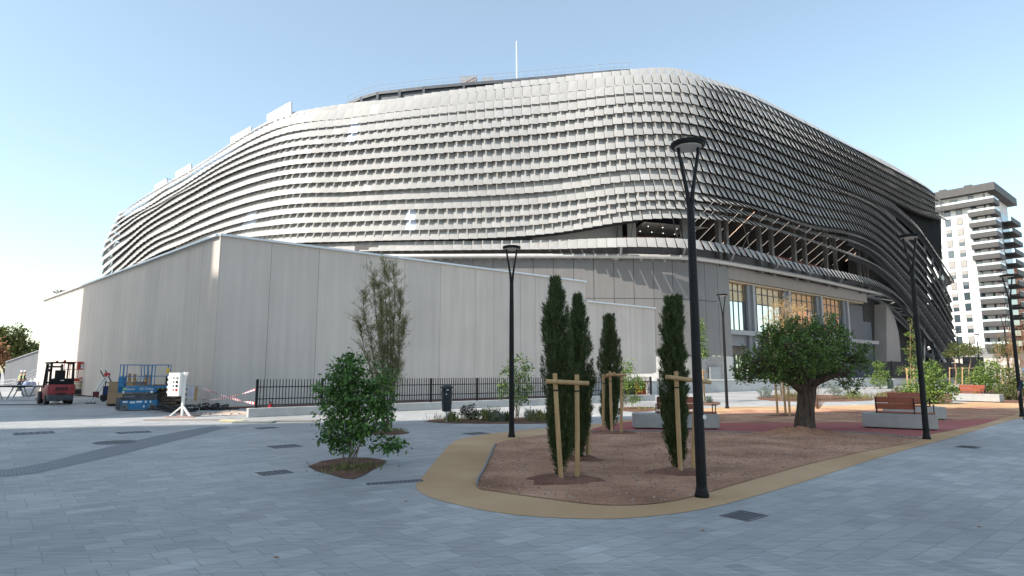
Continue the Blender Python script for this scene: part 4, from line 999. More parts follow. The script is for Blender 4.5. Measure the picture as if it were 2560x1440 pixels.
# tall feathery tamarisk
def tamarisk():
    g = G(968, 1085); root = thing('tamarisk_tree', 'tall feathery olive brown tamarisk rising before the annexe wall', 'tree', g); rng = np.random.default_rng(8); k = g.y/F
    mb = MB(); Cs = []; Ds = []
    for tx, ty, r in ((930, 668, .022), (962, 655, .026), (985, 662, .024), (905, 730, .018), (1000, 735, .018), (945, 700, .02), (975, 690, .022), (890, 800, .013), (1012, 800, .012), (955, 740, .018)):
        tpz = P(tx, ty, g.y+rng.uniform(-.5, .5)); mid = P(970-(970-tx)*.55+rng.uniform(-12, 12), 940, g.y); b = np.array(g)+np.array([rng.uniform(-.1, .1), rng.uniform(-.1, .1), 0])
        pts = [b]+[np.array(b)*(1-q)**2+2*q*(1-q)*np.array(mid)+q*q*np.array(tpz)+rng.normal(size=3)*.02 for q in np.linspace(.15, 1, 9)]
        mb.tube(pts, list(np.linspace(r, .004, 10)), 6)
        for q in range(100):
            u = .22+.78*rng.random()**.75; i = min(8, int(u*9)); p = pts[i]+(pts[i+1]-pts[i])*(u*9-i); d = rng.normal(size=3); d[2] = abs(d[2])*.6+1.5; d /= np.linalg.norm(d); L_ = (.18+.34*rng.random())*(1.15-.5*u)
            e = p+d*L_+np.array([rng.normal()*.08, rng.normal()*.08, 0]); mb.tube([p, (p+e)/2+rng.normal(size=3)*.01, e], [.004, .003, .0015], 3, cap=False)
            for _ in range(20):
                w_ = rng.random(); Cs.append(p+(e-p)*w_+rng.normal(size=3)*.02); dd = d+rng.normal(size=3)*.45; Ds.append(dd)
    mb.build('branches', mat('tamarisk_bark', (.13, .10, .085), .9), root, True)
    leaf_mesh('feathery_twigs', np.array(Cs), np.array(Ds), .05+.08*rng.random(len(Cs)), .0055, M['leaf_tam'], root, rng=rng)
tamarisk()
tuft('grass growing in the oval pit under the tamarisk', 975, 1080, 220, .14, .22, M['grass'], 6)
shrub('shrub_tree', 'small multi-stemmed shrub tree beside the slim lamp post, before the fence', 'tree', 1293, 1046, [(1300, 910, 26, 22), (1275, 940, 32, 28), (1312, 955, 24, 30), (1268, 980, 28, 26), (1300, 990, 24, 24), (1320, 930, 16, 16)], 130, 12, .08, .10, .024, M['leaf_carob'], 41, 6, .018, None, 1, None, 'stems', .4)
shrub('shrub_tree', 'yellow green young shrub tree behind the third cypress', 'tree', 1556, 1022, [(1560, 912, 20, 20), (1572, 945, 26, 24), (1590, 960, 22, 20), (1553, 965, 20, 24), (1580, 995, 26, 12)], 130, 12, .08, .11, .026, M['leaf_bright'], 43, 5, .018, None, 1, None, 'stems', .4)

# cypresses and their stakes
def cypress(label, px, py, top, prof, seed, n=5200, group='staked columnar cypresses'):
    g = G(px, py); root = thing('cypress_tree', label, 'tree', g, 0, group); rng = np.random.default_rng(seed); H = hz(px, top, g)
    sc_ = H/3.; ph = rng.random(6)*6.28; npl = 200; per = 175; Pu, Pr = [p[0] for p in prof], [p[1] for p in prof]
    u = rng.random(npl)**.95*.93; a = rng.random(npl)*2*PI; Lp = (.22+.34*rng.random(npl))*sc_; Lp[rng.random(npl) < .14] *= 1.7
    u2 = np.minimum(1.02, u+Lp/H); r0 = np.interp(u, Pu, Pr)*.30; r1 = np.interp(np.minimum(u2, .985), Pu, Pr)*(.66+.62*rng.random(npl)); a2 = a+rng.normal(size=npl)*.25
    t_ = rng.random((npl, per))**.8; rr_ = r0[:, None]+(r1-r0)[:, None]*np.sin(t_*PI/2); aa = a[:, None]+(a2-a)[:, None]*t_
    sp = (.042*(1-t_*.75)*sc_)[:, :, None]
    C = np.stack([g.x+rr_*np.cos(aa)+.04*np.sin(3*u+ph[3])[:, None], g.y+rr_*np.sin(aa), .03+(u[:, None]+(u2-u)[:, None]*t_)*H*.985], 2)+rng.normal(size=(npl, per, 3))*sp
    out = ((r1-r0)/Lp)[:, None]*(1-t_*.6)
    D = np.stack([np.cos(aa)*(out+.25), np.sin(aa)*(out+.25), np.ones_like(aa)], 2)+rng.normal(size=(npl, per, 3))*.34
    C = C.reshape(-1, 3); D = D.reshape(-1, 3); C[:, 2] = np.maximum(C[:, 2], .02)
    leaf_mesh('foliage', C, D, .04+.07*rng.random(len(C)), .0036+.0028*rng.random(len(C)), M['leaf_cypress'], root, rng=rng)
    n2 = 2600; u = rng.random(n2); a = rng.random(n2)*6.28; r = np.interp(u, Pu, Pr)*.55*rng.random(n2)**.5
    leaf_mesh('inner_foliage', np.stack([g.x+r*np.cos(a), g.y+r*np.sin(a), .03+u*H*.9], 1), rng.normal(size=(n2, 3))+np.array([0, 0, .8]), .09, .016, M['leaf_cypress'], root, rng=rng)
    MB().tube([g, up(g, H*.3), up((g.x+.03, g.y, 0), H*.8)], [.045, .035, .012], 8).build('trunk', M['bark'], root)
    return root
PC = [(0, .07), (.06, .13), (.2, .17), (.4, .19), (.62, .23), (.75, .20), (.88, .15), (.96, .085), (1, .02)]
cypress('dense tall cypress nearest the paving corner of the earth bed, bound to stakes', 1398, 1188, 706, [(a_, b_*1.10) for a_, b_ in PC], 51)
cypress('dark cypress standing right behind the nearest cypress', 1447, 1147, 745, [(a_, b_*1.05) for a_, b_ in PC], 52)
cypress('cypress with a split tousled tip at the far edge of the front earth bed', 1527, 1077, 792, [(0, .10), (.1, .2), (.4, .26), (.62, .29), (.8, .21), (.9, .16), (1, .12)], 53)
cypress('slim cypress close beside the large front lamp post', 1697, 1174, 750, [(0, .09), (.1, .15), (.3, .18), (.5, .20), (.7, .19), (.9, .17), (1, .10)], 54)
def stake_frame(label, posts, bars, seed, straps=(), r=.038):
    g = G(posts[0][0], posts[0][1]); root = thing('stake_frame', label, 'tree stakes', g, 0, 'round timber tree stake frames'); rng = random.Random(seed); tops = []
    for px, py, tx, ty in posts:
        b = G(px, py); t_ = P(tx, ty, b.y); MB().tube([b-Vector((0, 0, .1)), b.lerp(t_, .5)+Vector((rng.uniform(-.008, .008), 0, 0)), t_], [r*1.05, r, r*.95], 10).build('stake', M['stake'], root, True); tops.append((b, t_))
        q = b.lerp(t_, .84); MB().lathe((q.x, q.y, q.z-.012), [(r*1.12, 0), (r*1.12, .025)], 12).build('strap', M['rubber'], root)
    for (i, j, f, e) in bars:
        a, b = tops[i][0].lerp(tops[i][1], f), tops[j][0].lerp(tops[j][1], f); d = (b-a).normalized(); n_ = Vector((d.y, -d.x, 0)).normalized()*r*1.5
        MB().tube([a-d*e+n_, b+d*e+n_], r*.95, 10).build('cross_bar', M['stake'], root, True)
    return root
stake_frame('stake frame round the nearest cypress, two posts with a cross bar facing the paving', [(1404, 1206, 1387, 933), (1443, 1203, 1442, 936), (1385, 1150, 1378, 945)], [(0, 1, .92, .17)], 1)
stake_frame('stake frame of the cypress right behind the nearest one', [(1470, 1147, 1471, 930), (1432, 1125, 1433, 935)], [(0, 1, .92, .10)], 2)
stake_frame('stake frame of the cypress at the far edge of the front bed', [(1530, 1085, 1525, 928), (1553, 1085, 1554, 928), (1508, 1082, 1509, 935)], [(0, 1, .94, .12), (0, 2, .95, .14)], 3)
stake_frame('stake frame of the slim cypress beside the front lamp post', [(1702, 1187, 1690, 928), (1732, 1183, 1742, 935), (1684, 1170, 1676, 940)], [(0, 1, .93, .24)], 4)

# the big carob with its leaning trunk
def carob():
    g = G(2010, 1080); root = thing('carob_tree', 'broad dark green carob tree with a thick leaning rough trunk', 'tree', g); rng = np.random.default_rng(61); k = g.y/F
    pt = lambda x, y, dy=0: np.array(P(x, y, g.y+dy))
    mb = MB()
    tr = [pt(2008, 1084), pt(2008, 1066), pt(2010, 1040), pt(2014, 1010), pt(2017, 985), pt(2016, 965)]
    # lumpy trunk
    n = 20; ph = rng.random(4)*6.28; rs = [.37, .28, .235, .22, .225, .25]
    o_ = len(mb.v)
    tr2 = [tr[i]+(tr[i+1]-tr[i])*u for i in range(5) for u in (0, .25, .5, .75)]+[tr[5]]; rr2 = np.interp(np.linspace(0, 5, len(tr2)), range(6), rs)
    for i, (p, r) in enumerate(zip(tr2, rr2)):
        for j in range(n):
            a = 2*PI*j/n; q = r*(1+.13*math.sin(3*a+ph[0]+i*.12)+.07*math.sin(7*a+ph[1]-i*.1)+.05*math.sin(11*a+i*.3)+rng.normal()*.015)
            mb.v.append((p[0]+q*math.cos(a), p[1]+q*math.sin(a), p[2]))
    for i in range(len(tr2)-1):
        for j in range(n): a = o_+i*n+j; b = o_+i*n+(j+1) % n; mb.f.append((a, b, b+n, a+n)); mb.mi.append(0)
    mb.build('trunk', M['bark'], root, True)
    lb = MB(); br = [((2010, 975), (1955, 935, -.3), (1900, 900, -.4), .17), ((2018, 970), (2050, 945, .2), (2110, 905, .3), .17), ((2014, 972), (2000, 920, .3), (1985, 850, .5), .15), ((2018, 970), (2040, 900, -.4), (2060, 840, -.5), .15),
                     ((2010, 970), (1960, 945, .5), (1880, 930, .9), .11), ((2020, 965), (2075, 940, -.6), (2125, 930, -.9), .11), ((2015, 965), (2020, 900, .9), (2030, 860, 1.4), .11), ((2013, 965), (1990, 910, -.9), (1960, 860, -1.3), .11)]
    limbs = []
    for a, b, c, r in br:
        p0, p1, p2 = pt(*a), pt(*b), pt(*c); pts = [p0*(1-q)**2+2*q*(1-q)*p1+q*q*p2 for q in np.linspace(0, 1, 8)]; limbs += pts[3:]
        lb.tube(pts, list(np.linspace(r, r*.3, 8)), 8)
    bl = [(1925, 905, 62, 50, -.3), (1975, 850, 60, 52, .2), (2045, 850, 66, 54, -.2), (2105, 895, 55, 46, .2), (1885, 915, 42, 36, .6), (2010, 890, 80, 50, -.9), (2150, 905, 24, 26, 0), (1990, 815, 26, 24, .1), (2062, 812, 30, 24, .1), (1930, 850, 36, 32, 0), (1866, 942, 34, 22, .2), (1848, 925, 20, 22, .0), (2165, 888, 22, 26, .1), (2100, 945, 44, 24, -.4), (2000, 900, 90, 55, 1.0), (1955, 945, 50, 18, -.7), (2130, 965, 28, 14, .2), (1920, 828, 16, 16, .1), (2100, 840, 24, 20, .1)]
    blobs = [(tuple(pt(x, y, dy)), (rx*k, rx*k*1.0, ry*k)) for x, y, rx, ry, dy in bl]
    C, D = blob_points(blobs, 1350, rng, .5); lp = np.array(limbs)
    for c in C[:420]:
        j = np.argmin(np.linalg.norm(lp-c, axis=1)); lb.tube(wiggle(lp[j], c, 4, .03, rng), [.022, .016, .01, .004], 4, cap=False)
    lb.build('limbs', M['bark'], root, True)
    per = 15; d0 = nrm(D*.7+rng.normal(size=C.shape)*.5+np.array([0, 0, .45])); T = rng.random((len(C), per))      # leaflets along short shoots
    CC = (C[:, None, :]+d0[:, None, :]*(T[:, :, None]-.4)*.24+rng.normal(size=(len(C), per, 3))*.035).reshape(-1, 3); DD = (np.repeat(d0, per, 0)*.7+rng.normal(size=(len(C)*per, 3))*.8)
    leaf_mesh('leaves', CC, DD, .06+.05*rng.random(len(CC)), .020, M['leaf_carob'], root, rng=rng)
carob()
stake_frame('leaning stakes behind the carob trunk on its left', [(1945, 1041, 1938, 950), (1965, 1040, 1958, 955), (1975, 1043, 1970, 948)], [], 9, r=.04)
def dry_plume(label, px, py, tips, n, h, m, seed, name='dry_plume_tree'):
    g = G(px, py); root = thing(name, label, 'tree', g); rng = np.random.default_rng(seed); mb = MB(); Cs, Ds = [], []
    for tx, ty in tips:
        t_ = np.array(P(tx, ty, g.y+rng.uniform(-.4, .4))); pts = wiggle(np.array(g), t_, 8, .03, rng); mb.tube(pts, list(np.linspace(.03, .005, 8)), 5)
        for _ in range(n):
            u = .35+.65*rng.random(); i = min(6, int(u*7)); p = pts[i]+(pts[i+1]-pts[i])*(u*7-i); d = rng.normal(size=3); d[2] = abs(d[2])+.7; d /= np.linalg.norm(d); L_ = h*(.5+rng.random())
            for _ in range(11): Cs.append(p+d*L_*rng.random()+rng.normal(size=3)*.03); Ds.append(d+rng.normal(size=3)*.5)
    mb.build('branches', M['bark_pale'], root); leaf_mesh('fronds', np.array(Cs), np.array(Ds),   .09+.1*rng.random(len(Cs)), .011, m, root, rng=rng)
dry_plume('straw coloured dry feathery tree rising behind the carob crown', 1955, 1002, [(1930, 765), (1955, 755), (1990, 762), (1915, 790), (2005, 775), (1970, 770), (1945, 790), (2020, 800), (1940, 772), (1985, 780)], 80, .5, M['leaf_dry'], 71)
dry_plume('rust brown dry feathery tree at the right edge before the tower', 2540, 985, [(2525, 830), (2545, 820), (2560, 825), (2515, 860), (2570, 840), (2535, 850)], 40, .5, M['leaf_rust'], 72)
dry_plume('thin rust brown dry sapling left of the right edge street tree', 2496, 985, [(2494, 840), (2500, 860), (2490, 870)], 14, .3, M['leaf_rust'], 73)
# bare twiggy bush by the carob
def twiggy(label, px, py, seed):
    g = G(px, py); root = thing('twiggy_bush', label, 'bush', g); rng = np.random.default_rng(seed); mb = MB(); Cs, Ds = [], []
    for i in range(34):
        a = rng.uniform(-1, 1); t_ = np.array(g)+np.array([a*.75, rng.uniform(-.5, .5), .7+.7*rng.random()]); pts = wiggle(g, t_, 6, .03, rng); mb.tube(pts, list(np.linspace(.012, .003, 6)), 4)
        for _ in range(8): q = pts[rng.integers(3, 6)]; Cs.append(q+rng.normal(size=3)*.06); Ds.append(rng.normal(size=3)+np.array([0, 0, .6]))
    mb.build('twigs', mat('reddish_twigs', (.17, .11, .075), .9), root); leaf_mesh('leaves', np.array(Cs), np.array(Ds), .06, .009, M['leaf_tam'], root, rng=rng)
twiggy('bare twiggy bush fanning out right of the carob trunk', 2045, 1024, 81)
# right side planting
shrub('young_tree', 'slender light green young tree tied to stakes before the black hoarding', 'tree', 2278, 970, [(2280, 815, 10, 18), (2279, 845, 15, 22), (2276, 875, 18, 20), (2282, 900, 16, 14), (2262, 925, 18, 12), (2296, 922, 14, 14)], 110, 12, .13, .17, .035, M['leaf_bright'], 91, 1, .05, None, 1, mat('orange_bark', (.30, .17, .09), .9), 'trunk')
stake_frame('orange timber stakes of the slender young tree by the hoarding', [(2272, 985, 2266, 920), (2286, 980, 2284, 921)], [(0, 1, .92, .1)], 11, r=.06)
BR = dict(group='rounded shrubs in the sunlit beds')
shrub('rounded_shrub', 'bushy bright green shrub right behind the right lamp post', 'bush', 2325, 1010, [(2320, 925, 30, 20), (2300, 955, 32, 28), (2340, 950, 32, 28), (2318, 985, 50, 24), (2358, 975, 24, 22), (2285, 975, 20, 20)], 260, 12, .14, .15, .04, M['leaf_bright'], 92, 6, .03, 'rounded shrubs in the sunlit beds')
shrub('rounded_shrub', 'pale green shrub just left of the dark litter bin by the hoarding', 'bush', 2200, 972, [(2195, 915, 13, 12), (2205, 935, 18, 15), (2190, 950, 18, 14), (2215, 950, 10, 10)], 110, 12, .18, .18, .045, M['leaf_bright'], 93, 5, .03, 'rounded shrubs in the sunlit beds')
shrub('rounded_shrub', 'large bright green shrub behind the sunlit bench at the right', 'bush', 2468, 985, [(2468, 915, 24, 14), (2450, 938, 26, 18), (2485, 935, 24, 18), (2470, 962, 34, 18), (2440, 960, 18, 16)], 230, 12, .18, .17, .045, M['leaf_bright'], 94, 6, .03, 'rounded shrubs in the sunlit beds')
shrub('rounded_shrub', 'darker narrow shrub between two staked street trees', 'bush', 2405, 968, [(2403, 928, 10, 12), (2405, 948, 14, 16)], 80, 12, .15, .15, .04, M['leaf_carob'], 95, 4, .03, 'rounded shrubs in the sunlit beds')
shrub('rounded_shrub', 'olive shrub beside the worker at the right edge', 'bush', 2530, 1000, [(2530, 940, 16, 25), (2520, 975, 26, 20), (2545, 965, 18, 25)], 150, 12, .15, .14, .035, M['leaf_tree'], 96, 5, .03, 'rounded shrubs in the sunlit beds')
for lab, px, py, bl, sd, sx in (('staked street tree with a small round crown nearest the arena corner', 2388, 965, [(2388, 872, 20, 13), (2376, 884, 14, 9), (2398, 886, 12, 9)], 101, 2388), ('staked street tree with a spreading crown before the tower, second from the arena', 2420, 968, [(2420, 872, 22, 13), (2440, 878, 14, 9), (2406, 880, 12, 9)], 102, 2420), ('staked street tree with the broadest crown, near the right edge', 2520, 972, [(2515, 868, 26, 20), (2532, 880, 18, 14), (2500, 885, 16, 12)], 103, 2520)):
    shrub('street_tree', lab, 'tree', px, py, bl, 120, 12, .2, .19, .045, M['leaf_tree'], sd, 1, .09, 'staked street trees', 1, mat('tan_bark', (.30, .19, .12), .9), 'trunk')
    stake_frame('stakes of the '+lab.split(' with')[0]+{101: ' nearest the arena corner', 102: ' standing second from the arena', 103: ' near the right edge'}[sd], [(px-14, py+2, px-14, 918), (px+14, py-1, px+14, 918), (px+3, py-6, px+3, 919)], [(0, 1, .95, .1)], sd, r=.06)
shrub('young_tree', 'slim yellow green young tree behind the front lamp post', 'tree', 1748, 1006, [(1748, 815, 9, 16), (1750, 845, 11, 18), (1752, 880, 12, 16)], 70, 12, .13, .15, .03, M['leaf_bright'], 97, 1, .04, None, 1, None, 'trunk')
stake_frame('pale stakes of the slim young tree behind the front lamp post', [(1738, 1005, 1734, 925), (1762, 1004, 1757, 925), (1750, 1000, 1748, 926)], [(0, 1, .95, .08)], 12, r=.05)
# low planting beds
def bedding(nm, px, z=.009): return sheet(nm, px, z, M['mulch'])
bedding('planting_bed', smooth_px([(1062, 1053), (1110, 1046), (1200, 1047), (1300, 1044), (1370, 1040), (1390, 1050), (1368, 1058), (1250, 1059), (1130, 1058)], 2))
bedding('planting_bed', smooth_px([(1890, 995), (1960, 985), (2080, 988), (2165, 992), (2180, 1001), (2050, 1004), (1930, 1002)], 2))
bedding('planting_bed', smooth_px([(2190, 985), (2260, 975), (2380, 985), (2380, 1005), (2260, 1012), (2200, 1000)], 2))
bedding('planting_bed', smooth_px([(2400, 975), (2500, 970), (2620, 975), (2620, 1003), (2505, 1007), (2410, 985)], 2))
bedding('planting_bed', smooth_px([(1540, 1023), (1570, 1017), (1630, 1018), (1640, 1026), (1590, 1030)], 2))
bedding('planting_bed', smooth_px([(1728, 1010), (1760, 1003), (1800, 1006), (1790, 1014)], 2))
low = [(1175, 1050, 'dark leaved low shrub at the left of the bed behind the litter bin', 'leaf_dark', 24, 22, 9), (1215, 1052, 'small green low shrub next to the silver one in the bed', 'leaf_carob', 14, 16, 7), (1242, 1055, 'silver grey low cushion shrub in the bed left of the slim lamp post', 'leaf_grey', 20, 14, 11), (1268, 1054, 'olive low shrub touching the slim lamp post foot', 'leaf_tree', 12, 12, 6), (1325, 1052, 'grey green low shrub right of the slim lamp post', 'leaf_grey', 14, 16, 7), (1350, 1050, 'yellow green low shrub at the right end of the bed', 'leaf_bright', 14, 12, 7),
       (1128, 1054, 'thin grassy low plant under the litter bin', 'leaf_carob', 12, 12, 5), (1912, 995, 'grey low shrub at the left end of the bed behind the carob', 'leaf_grey', 16, 16, 8), (2085, 990, 'grey domed shrub in the bed right of the carob trunk', 'leaf_grey', 22, 20, 10), (2130, 996, 'yellow green low shrub in the bed under the carob branch tips', 'leaf_bright', 20, 11, 8), (1770, 1008, 'small grey tufted plant beside the lone far lamp post', 'leaf_grey', 7, 10, 5), (2255, 985, 'straw green low shrub left of the bushy shrub', 'leaf_tree', 24, 12, 9), (2520, 1000, 'flowering low shrub right of the sunlit bench', 'leaf_tree', 22, 14, 9), (2500, 962, 'reddish low shrub between the large shrub and the worker', 'leaf_rust', 16, 14, 8), (2392, 985, 'low green shrub at the left end of the sunlit bench', 'leaf_tree', 12, 9, 6)]
for i, (px, py, lab, m_, rx, ry, nc) in enumerate(low):
    k = G(px, py).y/F; shrub('low_shrub', lab, 'plant', px, py-1, [(px, py-ry*.9, rx, ry), (px+rx*.4, py-ry*.6, rx*.6, ry*.6)], nc*9, 11, .05+.02*k*30/10, .06+k*1.2, .014+k*.3, M[m_], 120+i, 5, .012, 'low shrubs in the planting beds')
for i, (px, py, lab, n_, h_, sp) in enumerate([(1230, 1053, 'straw grass tuft in the bed behind the silver cushion shrub', 160, .55, .25), (1135, 1056, 'thin straw grass tuft at the left tip of the bed by the bin', 120, .4, .35), (1345, 1054, 'straw grass tuft beside the nearest cypress in the bed', 150, .5, .3), (1985, 999, 'straw grass tuft behind the carob trunk', 260, .8, .5), (2150, 999, 'low straw grass patch at the right of the carob bed', 240, .5, .7), (2225, 998, 'straw grass patch in front of the pale green shrub', 300, .6, .9), (1610, 1024, 'dry low grass beside the yellow green shrub tree', 120, .2, .35)]):
    tuft(lab, px, py, n_, h_, sp, M['grass'], 150+i, 'grass_tuft', 'plant', 'straw grass tufts', .35)
# trees at the left edge, a palm behind the annexe
def big_tree(label, px, py, Y, blobs_px, seed, m='leaf_tree', name='broad_tree', ncl=420):
    g = P(px, py, Y); g.z = 0; root = thing(name, label, 'tree', g, 0, 'trees beyond the stairs'); k = Y/F; rng = np.random.default_rng(seed)
    bl = [(tuple(P(x, y, Y+rng.uniform(-1.5, 1.5))), (rx*k, rx*k, ry*k)) for x, y, rx, ry in blobs_px]
    f, C = foliage('crown', bl, ncl, 14, .35, .42, .12, M[m], root, seed); stems('trunk', g, [np.array(b[0]) for b in bl], .16, M['bark'], root, seed, .1, C[:60])
big_tree('dense olive green tree at the left edge behind the grey stair wall', 22, 950, 88, [(20, 840, 38, 26), (50, 862, 26, 24), (5, 870, 36, 30), (35, 885, 40, 24), (-20, 850, 40, 34)], 161)
big_tree('small tree top between the left edge tree and the annexe', 88, 950, 96, [(90, 872, 10, 10), (84, 886, 12, 12)], 162, ncl=90)
big_tree('rust tinted tree low behind the stair wall at the far left', -5, 950, 84, [(2, 890, 16, 22), (-20, 880, 26, 26)], 163, 'leaf_rust', ncl=120)
def palm():
    g = P(152, 740, 92); g.z = 0; root = thing('palm_tree', 'palm with only its dry frond tips showing above the annexe roof', 'palm', g); top_ = P(152, 742, 92); rng = np.random.default_rng(9)
    MB().tube([g, top_], [.3, .22], 8).build('trunk', M['bark'], root); Cs, Ds = [], []
    for i in range(16):
        a = rng.random()*6.28; e = .2+.9*rng.random(); tip = np.array([math.cos(a)*math.cos(e), math.sin(a)*math.cos(e), math.sin(e)])*1.5
        for q in np.linspace(.1, 1, 26): p = np.array(top_)+tip*q+np.array([0, 0, -.5*q*q]); Cs += [p, p]; s_ = np.cross(tip, [0, 0, 1]); s_ /= np.linalg.norm(s_)+1e-6; Ds += [tip*.6+s_, tip*.6-s_]
    leaf_mesh('fronds', np.array(Cs), np.array(Ds), .35, .03, M['leaf_rust'], root, rng=rng)
palm()
# ------------------------------------------------------------------ street lamps
def lamp():
    H = 5.0; root = thing('street_lamp', '', 'street lamp', (0, 0, 0), 0, 'black street lamps with ring heads')
    MB().lathe((0, 0, 0), [(.095, 0), (.095, .05), (.082, .06), (.080, .11), (.074, .12), (.072, .14)], 20).build('base_collar', M['black'], root, True)
    MB().lathe((0, 0, 0), [(.070, .14), (.066, 1.5), (.060, 3.0), (.052, .77*H), (.050, .80*H)], 20).build('pole', M['black'], root, True)
    sl_ = MB()
    for z in np.arange(.60*H, .76*H, .055): sl_.box((0, -.058, z), (.014, .012, .03)).box((.03, -.05, z+.02), (.012, .012, .03))
    sl_.build('perforated_band', M['rubber'], root)
    for s in (-1, 1):
        pts = [(s*.022, 0, .79*H), (s*.035, 0, .83*H), (s*.075, 0, .88*H), (s*.135, 0, .95*H), (s*.150, 0, .985*H)]
        MB().tube([Vector(p) for p in pts], [.032, .030, .026, .024, .026], 10).build('arm', M['black'], root, True)
    hd = MB(); hd.lathe((0, 0, .968*H), [(.19, 0), (.225, .0), (.235, .02), (.235, .055), (.225, .07), (.10, .085), (.02, .088)], 40)
    ho = hd.build('lamp_head', M['black'], root, True); fn_ = MB()
    for i in range(44): a = 2*PI*i/44; fn_.box((.236*math.cos(a), .236*math.sin(a), .968*H+.04), (.012, .012, .05), a)
    fn_.build('cooling_fins', M['black'], ho)
    MB().lathe((0, 0, .968*H-.012), [(.185, 0), (.19, .012)], 32).build('lens', M['lens'], root)
    return root
LP = lamp(); used = False
for px, py, ty, lab, sc in ((1755, 1243, 335, 'tall black lamp post in the foreground, at the edge of the earth bed', 1), (1279, 1093, 604, 'black lamp post left of the cypresses at the far corner of the ochre path', 1), (2317, 1098, 575, 'black lamp post beside the benches at the right', 1), (2556, 1042, 678, 'black lamp post at the right edge of the picture', 1), (1818, 1021, 728, 'black lamp post between the slim cypress and the carob, in the sun', 1),
                            (2404, 966, 818, 'far lamp post before the white tower, nearer the arena', 1), (2455, 968, 832, 'far lamp post before the white tower, nearer its balconies', 1), (2528, 978, 785, 'thin far lamp post half hidden by the lamp post at the right edge', 1)):
    g = G(px, py); h = hz(px, ty, g)/5.04; rz = math.atan2(g.y, g.x)-PI/2+(.25 if px < 2400 else 0)
    if not used: LP.location = g; LP.rotation_euler = (0, 0, rz); LP['label'] = lab; LP.scale = (1, 1, h); used = True
    else: k = max(1, h*.9) if px > 2400 else 1; dup(LP, g, rz, lab, (k, k, h))
# ------------------------------------------------------------------ benches
def bench(label, a, b, back_near, t0, t1, m_wood, group='concrete block benches', arms=True):
    a, b = Vector(a), Vector(b); d = (b-a).normalized(); nn = Vector((-d.y, d.x, 0)); L_ = (b-a).length; rz = math.atan2(d.y, d.x)
    c = (a+b)/2+nn*.31; root = thing('bench', label, 'bench', c, rz, group)
    MB().bbox((0, 0, .245), (L_, .62, .41), 0, .025).build('concrete_block', M['bench_conc'], root, False, True)
    MB().box((0, 0, .02), (L_-.14, .5, .04)).build('shadow_gap_foot', M['rubber'], root, local=True)  # foot coloured black to paint in the shadow gap under the block
    s = -1 if back_near else 1; x0, x1 = -L_/2+t0*L_, -L_/2+t1*L_
    se = MB()
    for i in range(3): se.bbox(((x0+x1)/2, -.17+.17*i, .475), (x1-x0, .15, .035), 0, .006)
    se.build('seat', m_wood, root, local=True)
    xb1 = x1 if not back_near else x0+(x1-x0)*.68
    for z in (.66, .845): MB().bbox(((x0+xb1)/2, s*(.24+.06*(z-.6)), z), (xb1-x0, .035, .175), 0, .006).build('back_slat', m_wood, root, local=True)
    for x in (x0+.03, xb1-.03):
        f = MB(); f.beam((x, s*.225, .45), (x, s*.285, .90), .075, .025); f.build('back_frame', M['black'], root, local=True)
    if arms:
        for x in (x0+.03, x1-.03):
            f = MB(); f.beam((x, s*.2, .70), (x, -s*.22, .70), .05, .02).beam((x, -s*.21, .46), (x, -s*.21, .70), .05, .02).beam((x, s*.2, .46), (x, s*.2, .70), .05, .02); f.build('armrest', M['black'], root, local=True)
    return root
bench('concrete block bench behind the slim cypress, half hidden by the front lamp post', G(1585, 1073), G(1800, 1075), True, .28, .98, M['wood_bench'])
bench('concrete block bench with red brown timber back beside the right lamp post', G(2157, 1070), G(2347, 1078), True, .19, .98, M['wood_bench'])
bench('concrete block bench mostly hidden behind the bench at the right lamp post', G(2230, 1050), G(2369, 1051), False, .1, .75, M['wood_bench'])
bench('sunlit concrete bench with orange timber back before the large shrub', G(2381, 1003), G(2500, 1007), False, .08, .64, M['wood_bench'])
# ------------------------------------------------------------------ litter bins
def bin_():
    g = G(1116, 1056); k = g.y/F; root = thing('litter_bin', 'dark blue grey litter bin on a pale post before the fence', 'litter bin', g, .1)
    MB().tube([(0, .02, 0), (0, .02, .62)], .032, 12).build('post', M['alu'], root, True, True)
    b = MB(); prof = [(.135, .36), (.150, .37), (.175, .70), (.195, 1.02)]; b.lathe((0, 0, 0), prof, 24); o = b.build('bin_body', M['bin'], root, True, True)
    rb = MB()
    for i in range(-2, 3): a = -PI/2+i*.22; rb.box((.168*math.cos(a), .168*math.sin(a), .66), (.02, .012, .5), a+PI/2)
    rb.build('ribs', M['bin'], o, local=True)
    MB().lathe((0, 0, 0), [(.17, 1.02), (.17, 1.12)], 20).build('opening', M['rubber'], root, local=True)
    MB().lathe((0, 0, 0), [(.20, 1.11), (.208, 1.13), (.20, 1.18), (.15, 1.225), (.05, 1.235)], 24).build('lid', M['bin'], root, True, True)
    MB().lathe((-.012, -.193, .93), [(.022, 0), (.022, .004)], 12, axis='y').build('emblem', M['white_paint'], root, local=True)
    MB().box((.03, -.172, 1.07), (.08, .01, .035)).build('ash_plate', M['alu'], root, local=True)
    g2 = G(2226, 972); k = g2.y/F; r2 = thing('litter_bin', 'dark upright litter bin on the pavement before the black hoarding', 'litter bin', g2)
    w_ = 15*k/2; h_ = 31*k; MB().lathe((0, 0, 0), [(w_*.8, 0), (w_*.85, .05), (w_, h_*.86)], 18).build('bin_body', mat('dark_green_grey_bin', (.035, .05, .05), .5), r2, True, True)
    MB().lathe((0, 0, 0), [(w_*1.05, h_*.87), (w_*1.05, h_*.96), (w_*.7, h_)], 18).build('lid', M['black'], r2, True, True)
    MB().box((w_*.3, -w_*.98, h_*.75), (.12, .03, .12)).build('label_plate', M['white_paint'], r2, local=True)
bin_()
